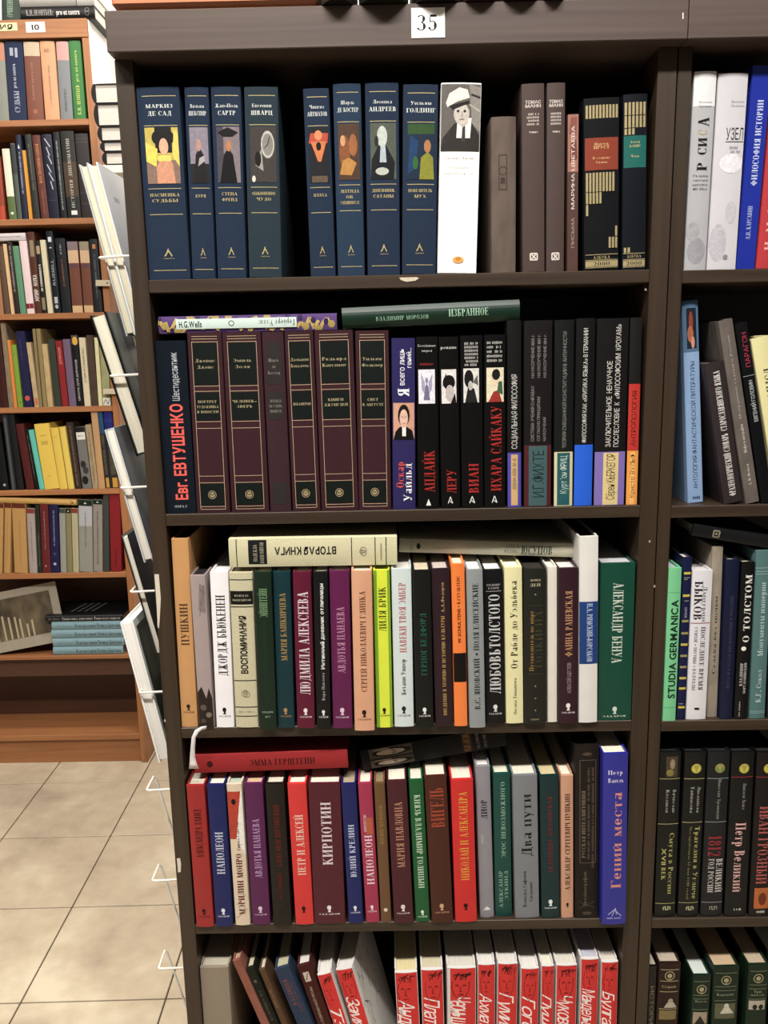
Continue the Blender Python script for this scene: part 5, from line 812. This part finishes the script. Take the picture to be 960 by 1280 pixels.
L4 = [
 LB(-12, -1, 0, 11, 405, '4a2420/satin', [], 'dark maroon book cut by the photo edge'),
 LB(-.5, 7, 11.5, 17, 404, '8c7c64/worn', [], 'grey-brown worn book'),
 LB(7.5, 12.5, 17.3, 21.8, 425, 'd28a40/satin/p', [], 'thin orange paperback'),
 LB(13, 19.5, 22.2, 29, 431, '84a03c/satin', [('e', .4, .85, .15, .01, '5c7428'), ('e', .6, .08, .15, .015, '5c7428')], 'lime green book'),
 LB(19.8, 30, 29.5, 42, 414, '2a2850/cloth', [('m', 'U', .4, .62, .9, .1, '5c5c88'), ('c', .5, .12, .008, 'c05c54')], 'indigo book with a pink round emblem'),
 LB(32.5, 38.5, 43, 49.5, 428, 'b8a482/worn', [('r', .2, .03, .9, .14, 'c07850', '@label_panel')], 'beige book with a rusty label'),
 LB(38.8, 51.6, 49.8, 58.3, 411, '94845c/cloth', [('r', .38, 0, .55, 1, '5c5038', '@stripe')], 'tall khaki book with a dark stripe'),
 LB(52, 58, 58.8, 67.3, 430, 'bca67c/worn', [], 'beige book right of the tall khaki one'),
 LB(59.5, 68, 69.5, 77, 424, '444a40/cloth', [], 'plain dark grey-green book'),
 LB(68.7, 77, 77.7, 86, 426, '942c30/cloth', [('U', 'ДУМАЕМ', .5, .64, .9, .36, 'c88c84', 'b')], 'bright red cloth book'),
 LB(77.5, 87.5, 87, 95.6, 424, '7a6a80/satin', [('U', 'НЕКРАСОВ', .5, .5, .92, .2, '9a5c6c', 'n')], 'mauve grey book'),
 LB(88, 97, 96.3, 105, 419, '201c22/satin', [('r', 0, .87, 1, 1, '5c5860', '@band'), ('e', .55, .92, .4, .06, 'd8ac3c'), ('U', 'ШКОЛА ДЛЯ ДУРАКОВ', .45, .08, .66, .3, 'd0ccc8', 'n')], 'black book with a yellow half moon head'),
 LB(97.5, 107, 106.3, 113.3, 422, 'd4c8ac/satin', [('U', 'ДУШИ ВОЗВЫШЕНЬЕ', .5, .34, .86, .3, '5c5444', 's')], 'cream book with vertical dark lettering'),
 LB(107.3, 116.4, 114, 123, 419, '5a4a3c/worn', [], 'mottled brown book'),
 LB(117, 123, 123.6, 128, 422, 'd8d0a8/satin/p', [], 'thin cream paperback by the right panel'),
 LB(123.4, 134, 128.8, 138.5, 425, 'a0a078/worn', [('r', 0, .0, 1, .12, 'dcd8cc', '@label_panel'), ('k', [(.1, .02), (.4, .1), (.7, .02), (.9, .1)], .08, '4a4a44', '@drawing')], 'khaki book by the right panel'),
]
L5 = [
 LB(-12, -1, -1, 12.5, 530, '161a1c/satin', [('e', .6, .08, .15, .02, 'a8a8a4')], 'black book cut by the photo edge'),
 LB(2, 9, 14, 21, 518, '35373a/gloss', [('r', .25, 0, .7, .96, '5c5e62', '@stripe')], 'tall charcoal shiny book'),
 LB(9.4, 16.5, 21.4, 31, 518, '242424/satin', [], 'tall dull black book'),
 LB(19, 29.5, 33.3, 43.3, 530, '5e2c2a/leather', [], 'maroon leather book'),
 LB(30, 34.5, 43.7, 48.7, 536, '1d1c1c/satin', sm('U', .2, .9, '6c6a64', .3), 'thin black book by the turquoise one'),
 LB(35, 41, 49, 56.5, 537.5, '68bcae/satin', [], 'turquoise book'),
 LB(41.2, 62, 57, 74, 529.7, 'd8bc54/cloth', [('m', 'H', .82, .3, .75, .02, 'b09a44'), ('r', .3, .68, .75, .74, 'c0a64c', '@label_panel'), ('m', 'H', .2, .35, .6, .03, 'c0a64c')], 'widest sunny yellow book'),
 LB(62.5, 73, 74.3, 85, 534.7, 'd8bc54/cloth', [('m', 'H', .85, .3, .75, .02, 'b09a44')], 'yellow book in the middle of three'),
 LB(73.5, 81.7, 85.6, 93.2, 533.7, 'd8c060/cloth', [], 'narrowest yellow book of three'),
 LB(82, 91.3, 94, 102, 528, '44342e/worn', sm('U', .05, .95, '7c6a5c', .3), 'dark brown book with dense faded lettering'),
 LB(93.3, 105.5, 103.3, 115.3, 534, '7c7a76/satin', [('r', 0, .92, 1, 1, '26242a', '@band'), ('r', .05, .8, .98, .918, 'd8d4cc', '@label_panel'), ('m', 'H', .86, .2, .8, .02, '6c6864'), ('e', .4, .4, .3, .06, '3c3a38', '@picture'), ('e', .6, .3, .3, .06, '4a4846', '@picture'), ('e', .4, .14, .35, .07, '2c2a28', '@picture')], 'book with a black and white photograph spine'),
 LB(105.8, 114, 116, 123, 531, 'a89476/worn', sm('U', .1, .9, '8c785c', .3), 'beige book with faint lettering'),
 LB(113, 121.7, 123.4, 131.5, 514, 'bc9870/satin', [], 'tall plain tan book'),
 LB(122, 127.5, 132, 138.5, 515, '2f5a78/satin', [('r', 0, .0, 1, .72, '3a342c', '@picture'), ('r', .2, .01, .9, .14, 'c0963c', '@label_panel')]+sm('U', .18, .7, '6c6450', .6), 'teal topped dark patterned book beside the blue one'),
 LB(128, 140.5, 139, 148.5, 515, '2c2f78/satin', [('l', [.88, .9], 0, 1, '5c60a8'), ('r', 0, .0, 1, .7, '40382f', '@picture'), ('r', .3, .01, .9, .14, 'c0963c', '@label_panel')]+sm('U', .18, .68, '6c6450', .6), 'blue topped dark patterned book at the panel'),
]
TAN = 'b8925c/cloth'
L6 = [
 LB(-6, 4.5, -8, 3.2, 628.6, TAN, [('r', 0, .93, 1, 1, '6a3424', '@band')], 'tan book cut by the photo edge'),
 LB(6.7, 13.6, 4, 14, 628.6, TAN, [('r', 0, .93, 1, 1, '6a3424', '@band'), ('L', [.5], .2, .8, '94744a')], 'narrow tan book with brown head'),
 LB(14.2, 32, 18.6, 34.5, 629, TAN, [('r', 0, .93, 1, 1, '6a3424', '@band'), ('L', [.5, .55], .15, .75, '94744a'), ('L', [.5], .1, .7, '94744a')], 'wide tan book with brown head'),
 LB(33, 43, 36.7, 47, 636, 'a89c98/satin', [('r', 0, .93, 1, 1, '8c4438', '@band')]+sm('U', .2, .8, '7c706c', .1), 'pinkish grey book with red head'),
 LB(43.3, 49, 47.6, 52.8, 631, '2a3428/satin', sm('U', .1, .6, '6c6c54', .3), 'thin dark green book'),
 LB(49.3, 60, 53.2, 63.7, 630, '702a2c/satin', sm('U', .35, .9, 'a08484', .14)+[('e', .45, .1, .1, .015, 'a89090')], 'dark red book with pale lettering'),
 LB(60.6, 73, 64, 74.4, 631, '262450/satin', sm('U', .4, .92, '9090b0', .16)+[('e', .5, .13, .18, .02, 'b0b0c8'), ('e', .5, .28, .12, .02, '5c5c80')], 'dark violet-blue book'),
 LB(73.7, 81.5, 75.8, 83.6, 635.7, '9a9a94/gloss', [('r', 0, .93, 1, 1, '4c5450', '@band')], 'silvery book beside the violet-blue one'),
 LB(81.8, 88.7, 84, 91, 635.7, '8c8660/satin', [('r', 0, .93, 1, 1, '2c2a24', '@band'), ('e', .5, .96, .15, .01, 'd0c89c')], 'olive book with black head'),
 LB(89, 97, 91.3, 99, 635.7, 'b4ac90/satin', [('r', 0, .93, 1, 1, '8c4434', '@band'), ('L', [.5], .1, .8, '8c8468')], 'putty book with rust head'),
 LB(97.4, 115.7, 100, 116, 625, '96968e/gloss', [('r', 0, .92, 1, 1, '1f3428', '@band'), ('e', .5, .955, .1, .012, 'b8c0b0'), ('r', 0, .64, 1, .915, 'b0b0b2', '@band')]+sm('U', .35, .85, '7c7c78', .12), 'wide silver book with dark green head'),
 LB(116, 128, 117, 128.4, 625, '989088/gloss', [('r', 0, .94, 1, 1, '1f3428', '@band'), ('e', .5, .97, .12, .01, 'b8c0b0')]+sm('U', .1, .85, '7c746c', .2), 'narrower silver book with dark green head'),
 LB(128.6, 136, 129.5, 137, 617, '4a4e4a/cloth', [], 'plain slate grey book'),
 LB(136.7, 150.8, 138, 152.6, 617, '8c2028/cloth', sm('U', .08, .3, '5c1820', .1), 'wide crimson book at the right panel'),
]
names = ['top', 'second', 'third', 'fourth', 'fifth', 'sixth']
for k, row in enumerate((L1, L2, L3, L4, L5, L6)):
    place_row(row, LZ[k], 'on %s shelf of orange bookcase' % names[k], 'books on the %s shelf of the orange bookcase' % names[k], Y=LY+.006, d=.12, xmax=lxi, page='d8d0c0', zmax=(LHB-.001, *[v-.0185 for v in LZ])[k])
lay((-30, 297.5), (32, 295.5), 8.5, LY+.008, 'c8c0c0/satin', [('m', 'U', .5, .3, .9, .16, '8c8488')], 'pinkish white book lying on third shelf of orange bookcase', d=.12)
lay((-20, 624.2), (96, 628.2), 7.2, LY+.008, 'c8a460/satin', [('k', [(.2, .93), (.5, .97), (.8, .93)], .12, '5c3c20', '@emblem')], 'tan book lying slanted on sixth shelf of orange bookcase', d=.11, bulge=.003)
# on top of the orange bookcase
TG = 'books on top of the orange bookcase'
a = px(3, 22, LY+.01); 
place_row([LB(1.5, 26, 2, 26.3, -14, '26402e/satin', [('U', 'СОЧИНЕНИЯ', .45, .1, .7, .3, '9cae9c', 's')], 'dark green book standing on top of the orange bookcase', nw=1)], LTOP, '', TG, Y=LY+.01, d=.14)
zt = LTOP
def flat(x0, x1, y0, y1, st, ops, label, Y, group, d, page='e0d8cc', z0=None, name=None):
    """a book lying flat, spine to the viewer; head to the right; y1 bottom, y0 top of its spine"""
    a, b = px(x0, y1, Y), px(x1, y1, Y); t0 = px(x0, y0, Y).z; w = t0-a.z; z = a.z if z0 is None else z0
    s = st.split('/'); rt = make_book(w, b.x-a.x, d, s[0], s[1], ops, page, bulge=min(.004, w*.16))
    rt.location = (a.x, Y, z+w/2); rt.rotation_euler = (0, pi/2, 0); tag(rt, label, 'book', group); return z+w+.0003
zt = flat(27.5, 119, 5, 22, '1c1b1b/satin', [('U', 'К.Н.ЛЕОНТЬЕВ:', .5, .07, .44, .44, 'a8a4a0', 's', '@author'), ('U', 'pro et contra', .5, .48, .8, .4, 'dcd8d4', 's'), ('c', .36, .9, .006, '8c8884', .0012), ('c', .62, .9, .006, '8c8884', .0012)], 'black book lying on the orange bookcase, overhanging its end', LY+.004, TG, .15, z0=LTOP+.0003)
flat(25, 95.5, -11, 5, 'a6a29c/satin', [], 'pale grey book lying on the black overhanging one', LY+.008, TG, .14, z0=zt)
flat(96.5, 118, -11, 5, 'b4b0aa/satin', [], 'small pale grey book lying at the overhanging end', LY+.008, TG, .14, z0=zt)
# seventh shelf: a stack of four pale books under a black one, and a framed-looking print
SG_ = 'pale blue books stacked on the seventh shelf'
z = LZ7+.0003
for k in range(4):
    y1 = 819-10.8*k
    z = flat((67.5, 67, 65.2, 65.6)[k], (155, 156, 155.5, 154)[k], y1-10.4, y1, '8aa6ae/satin', [('U', 'Культура горной Чечни и Дагестана', .5, .33, .97, .44, '2a3c4c', 's'), ('U', 'М.А. Агларов', .5, .08, .28, .26, '7a98a4', 's', '@author')], ('lowest', 'second from bottom', 'third from bottom', 'topmost')[k]+' pale blue book stacked on seventh shelf of orange bookcase', LY+.008, SG_, .115, z0=z, page='c8c8c0')
z = flat(57, 154, 769.5, 776.8, '1c1c1e/satin', [('U', 'Символика животных Тюркского народа', .5, .22, .97, .5, 'c8c4c0', 's'), ('U', 'А.Г. Лыков', .5, .04, .19, .36, '8c8884', 's', '@author')], 'black book lying on the pale blue stack', LY+.006, 'books stacked on the seventh shelf', .15, z0=z)
BK = bpy.context.scene.objects
stack_top = [o for o in BK if o.get('label') == 'black book lying on the pale blue stack'][0]
L_ = px(154, 776, LY).x-px(57, 776, LY).x
m_ = MB()      # grey diagonal printing on its front board
for k in range(4):
    z0_, z1_ = .26+.09*k, .3+.09*k
    wv = px(57, 769.5, LY).z-px(57, 776.8, LY).z
    m_.add([(-wv/2-.0002, .04, L_*z0_), (-wv/2-.0002, .04, L_*z1_), (-wv/2-.0002, .13, L_*(z1_+.07)), (-wv/2-.0002, .13, L_*(z0_+.07))], [(0, 1, 2, 3)])
m_.obj('cover_print', mat('5c5a58', 'print'), stack_top)['kind'] = 'stuff'
# print leaning on the seventh shelf
pr = empty('art_print', (0, 0, 0)); 
wd = .262; ht = .192; ang = radians(10.5)
q = MB(); q.box(0, wd, 0, .003, 0, ht); q.obj('mount_board', mat('a49c8c', 'paper'), pr)
q = MB(); q.box(.012, wd-.026, -.0004, 0, .034, ht-.024); q.obj('picture', streak('sepia_photograph', '3c3226', '7c6e54', (26, 26, 14), .6, 0, 4), pr)
for k in range(8):
    x = .02+.02*k+R.random()*.008; h_ = .04+R.random()*.04
    q = MB(); q.prism([(x, -.0008), (x+.006, -.0008), (x+.006, -.0004), (x, -.0004)], .035, .035+h_); q.obj('birch_trunk', mat('b0a488', 'print'), pr)
pr.rotation_euler = (radians(-10), -ang, 0); a = px(-14, 824, LY+.012); pr.location = (a.x, LY+.012, LZ7+.0012)
tag(pr, 'sepia landscape print on pale mount leaning left of the stack', 'print')
# ================================================================ WIRE RACK ON THE SIDE OF THE MIDDLE BOOKCASE
rack = empty('wire_rack', (ml, .05, .9)); WH = mat('e6e2d8', 'plastic')
off = Vector(rack.location); YR = .05; wire = .0016
hz = [px(x, y, YR) for x, y in ((124, 322), (138, 470), (151, 610), (163, 740), (174, 866), (183, 988), (190, 1101), (198, 1211))]
for k, p in enumerate(hz):
    m_ = MB(); xp = ml-.0012
    m_.tube([v-off for v in (Vector((xp, YR+.004, p.z+.003)), Vector((xp-.006, YR, p.z+.0015)), Vector((p.x+.002, YR, p.z)), Vector((p.x, YR+.002, p.z)), Vector((p.x, YR+.036, p.z+.001)), Vector((p.x+.002, YR+.0385, p.z-.002)), Vector((xp-.001, YR+.04, p.z-.203)), Vector((xp, YR+.04, p.z-.21)))], wire, 6)
    m_.obj('pocket_wire', WH, rack)
    m_ = MB(); m_.tube([Vector((xp-.0015, YR+.042, p.z-.0985))-off, Vector((xp-.0015, YR+.19, p.z-.0985))-off], wire, 6); m_.obj('rest_wire', WH, rack)
for y in (YR+.042, YR+.19):
    m_ = MB(); m_.tube([Vector((ml-.0014, y, .30))-off, Vector((ml-.0014, y, 1.47))-off], .0012, 6); m_.obj('upright_wire', WH, rack)
tag(rack, 'white wire rack with triangular pockets on the dark bookcase side', 'rack')
def pocket_book(xt, yt, xb, yb, wpx, Y, d, cover, page, label, board=None, hard=True, extra=None):
    a, b = px(xb, yb, Y), px(xt, yt, Y); v = b-a; w = wpx/F*(1+Y)*cos(atan2(abs(v.x), v.z))*1.0
    c = cover.split('/')
    rt = make_book(w, v.length, d, c[0], c[1], [], page, hard, 0)
    rt.location = (a.x, Y+d, a.z); rt.rotation_euler = (0, -atan2(v.x, v.z), pi)
    if board:
        h = v.length; V = []; Fc = []; M = []; I = []
        for j, (u0, v0, u1, v1, cl) in enumerate(board):
            n = len(V); x = -w/2-.0001-.00006*j; V += [(x, d*(1-u0), h*v0), (x, d*(1-u1), h*v0), (x, d*(1-u1), h*v1), (x, d*(1-u0), h*v1)]; Fc.append((n, n+1, n+2, n+3)); I.append(j); M.append(mat(cl, 'gloss'))
        for j in range(len(board)): link('cover_picture', V[4*j:4*j+4], [(0, 1, 2, 3)], [M[j]], None, rt)
    tag(rt, label, 'book', 'books standing in the wire rack'); return rt
YB = .056
pocket_book(103.8, 204.5, 163, 419, 11, YB, .20, 'b8bcbc/gloss', 'e2dcc6', 'cream-paged book in the top rack pocket, left of the two')
pocket_book(115.6, 203.5, 174.5, 419, 11.4, YB, .20, 'e4e6ea/gloss', 'e4dec8', 'white covered book in the top rack pocket, nearer the panel', [(.02, .0, .98, 1, 'e6e8ee'), (.15, .8, .25, .83, 'a8b0c8'), (.3, .55, .36, .58, 'a0a8c4'), (.5, .25, .95, .5, 'c8d4e4'), (.2, .0, .6, .3, 'b4bccc'), (.1, .22, .3, .235, '3c4454')])
pocket_book(122, 392, 180, 568, 21, YB, .19, '17181a/gloss', 'e0dccc', 'thick book with black glossy cover in the second rack pocket', [(.0, .0, 1, 1, '3a3c3e'), (.03, .0, .2, 1, '84867f'), (.4, .3, .7, .9, '24262a'), (.75, .1, .95, .5, '50524f')])
pocket_book(136.5, 536, 186, 702, 13, YB, .18, 'c4c6c8/gloss', 'ece8de', 'white-edged book with a grey photograph cover in third pocket', [(.0, .0, 1, 1, '6c6e70'), (.02, .0, .3, 1, '8a8c8e'), (.4, .55, .8, .57, '2e3032'), (.35, .0, .8, .4, '46484a')])
pocket_book(155.5, 669, 200, 819, 10, YB, .17, '131314/gloss', 'e2ded4', 'thin black covered book in the fourth rack pocket', [(.0, .0, 1, 1, '161617')])
pocket_book(158, 777, 206, 952, 17.5, YB, .17, 'ecebe8/gloss', 'f0eeea', 'large white-edged book with dark green cover in fifth pocket', [(.0, .0, 1, 1, 'e8e8e6'), (.04, .03, .96, .95, '3c4238'), (.1, .55, .6, .9, '5c6250'), (.3, .1, .8, .5, '262c28')])
# ribbon marker hanging from the third shelf
V = []; path = [(258, 909.5, -.006, 4), (252, 910.5, -.010, 4.4), (246, 914, -.013, 5), (242, 922, -.014, 5), (241, 934, -.012, 5.4), (240.5, 946, -.009, 6.4), (241.5, 955, -.007, 9), (242.5, 961, -.006, 13)]
for x, y, Y, wd_ in path:
    dx, dy = (0, wd_/2) if x > 250 else ((wd_/2, 1.2) if x > 244 else (wd_/2, 0)); V += [px(x-dx, y-dy, Y), px(x+dx, y+dy, Y)]
n = len(V); V += [v+Vector((0, .0006, 0)) for v in V]
Fc = []
for k in range(0, n-2, 2): Fc += [(k, k+2, k+3, k+1), (k+n, k+n+1, k+n+3, k+n+2), (k, k+n, k+n+2, k+2), (k+1, k+3, k+n+3, k+n+1)]
Fc += [(0, 1, n+1, n), (n-2, 2*n-2, 2*n-1, n-1)]
rb = link('ribbon', V, Fc, mat('dcd6d4', 'paper'), None, None, True); tag(rb, 'white ribbon hanging over the third shelf edge by the tan book', 'ribbon')
# ================================================================ THINGS ON TOP OF THE MIDDLE BOOKCASE
TB = empty('flat_box', (0, 0, 0)); a = px(139, 8.5, -.012); b = px(397, 2, -.012); c_ = (a.x+b.x)/2; hz_ = a.z-CT
TB.location = (c_, .1, CT)
q = MB(); q.box(a.x-c_+.004, b.x-c_-.004, -.1, .14, .0002, hz_, bev=.001); q.obj('dark_base', mat('3a2c26'), TB)  # dark strip filling the gap under the terracotta box
q = MB(); q.box(a.x-c_, b.x-c_, -.112, .15, hz_+.0001, hz_+.05, bev=.003); q.obj('lid', mat('c88862', 'satin'), TB)
tag(TB, 'flat terracotta box lying on top of the middle bookcase', 'box')
prevx = None
for k, (x0, x1, cl) in enumerate(((401, 443, '2a2420'), (448, 511, '26281e'), (518, 574, '221c1c'), (579, 621, '3a2420'), (627, 673, '3a2622'), (677, 706, '32221e'))):
    a, b = px(x0, 3, -.022), px(x1, 3, -.022); w_ = b.x-a.x-.0006
    rt = make_book(w_, .22, .17, cl, 'leather', [('l', [.12, .3, .7, .88], .02, .98, '5c4c3c', .0015)], '8c7c68', True, (.017, .02, .015, .013, .014, .012)[k])
    rt.location = ((a.x+b.x)/2, -.022, CT+.0003)
    tag(rt, ('leftmost', 'widest', 'third', 'fourth', 'fifth', 'rightmost')[k]+' round-backed dark leather book standing on the middle bookcase', 'book', 'round-backed leather books on the middle bookcase')
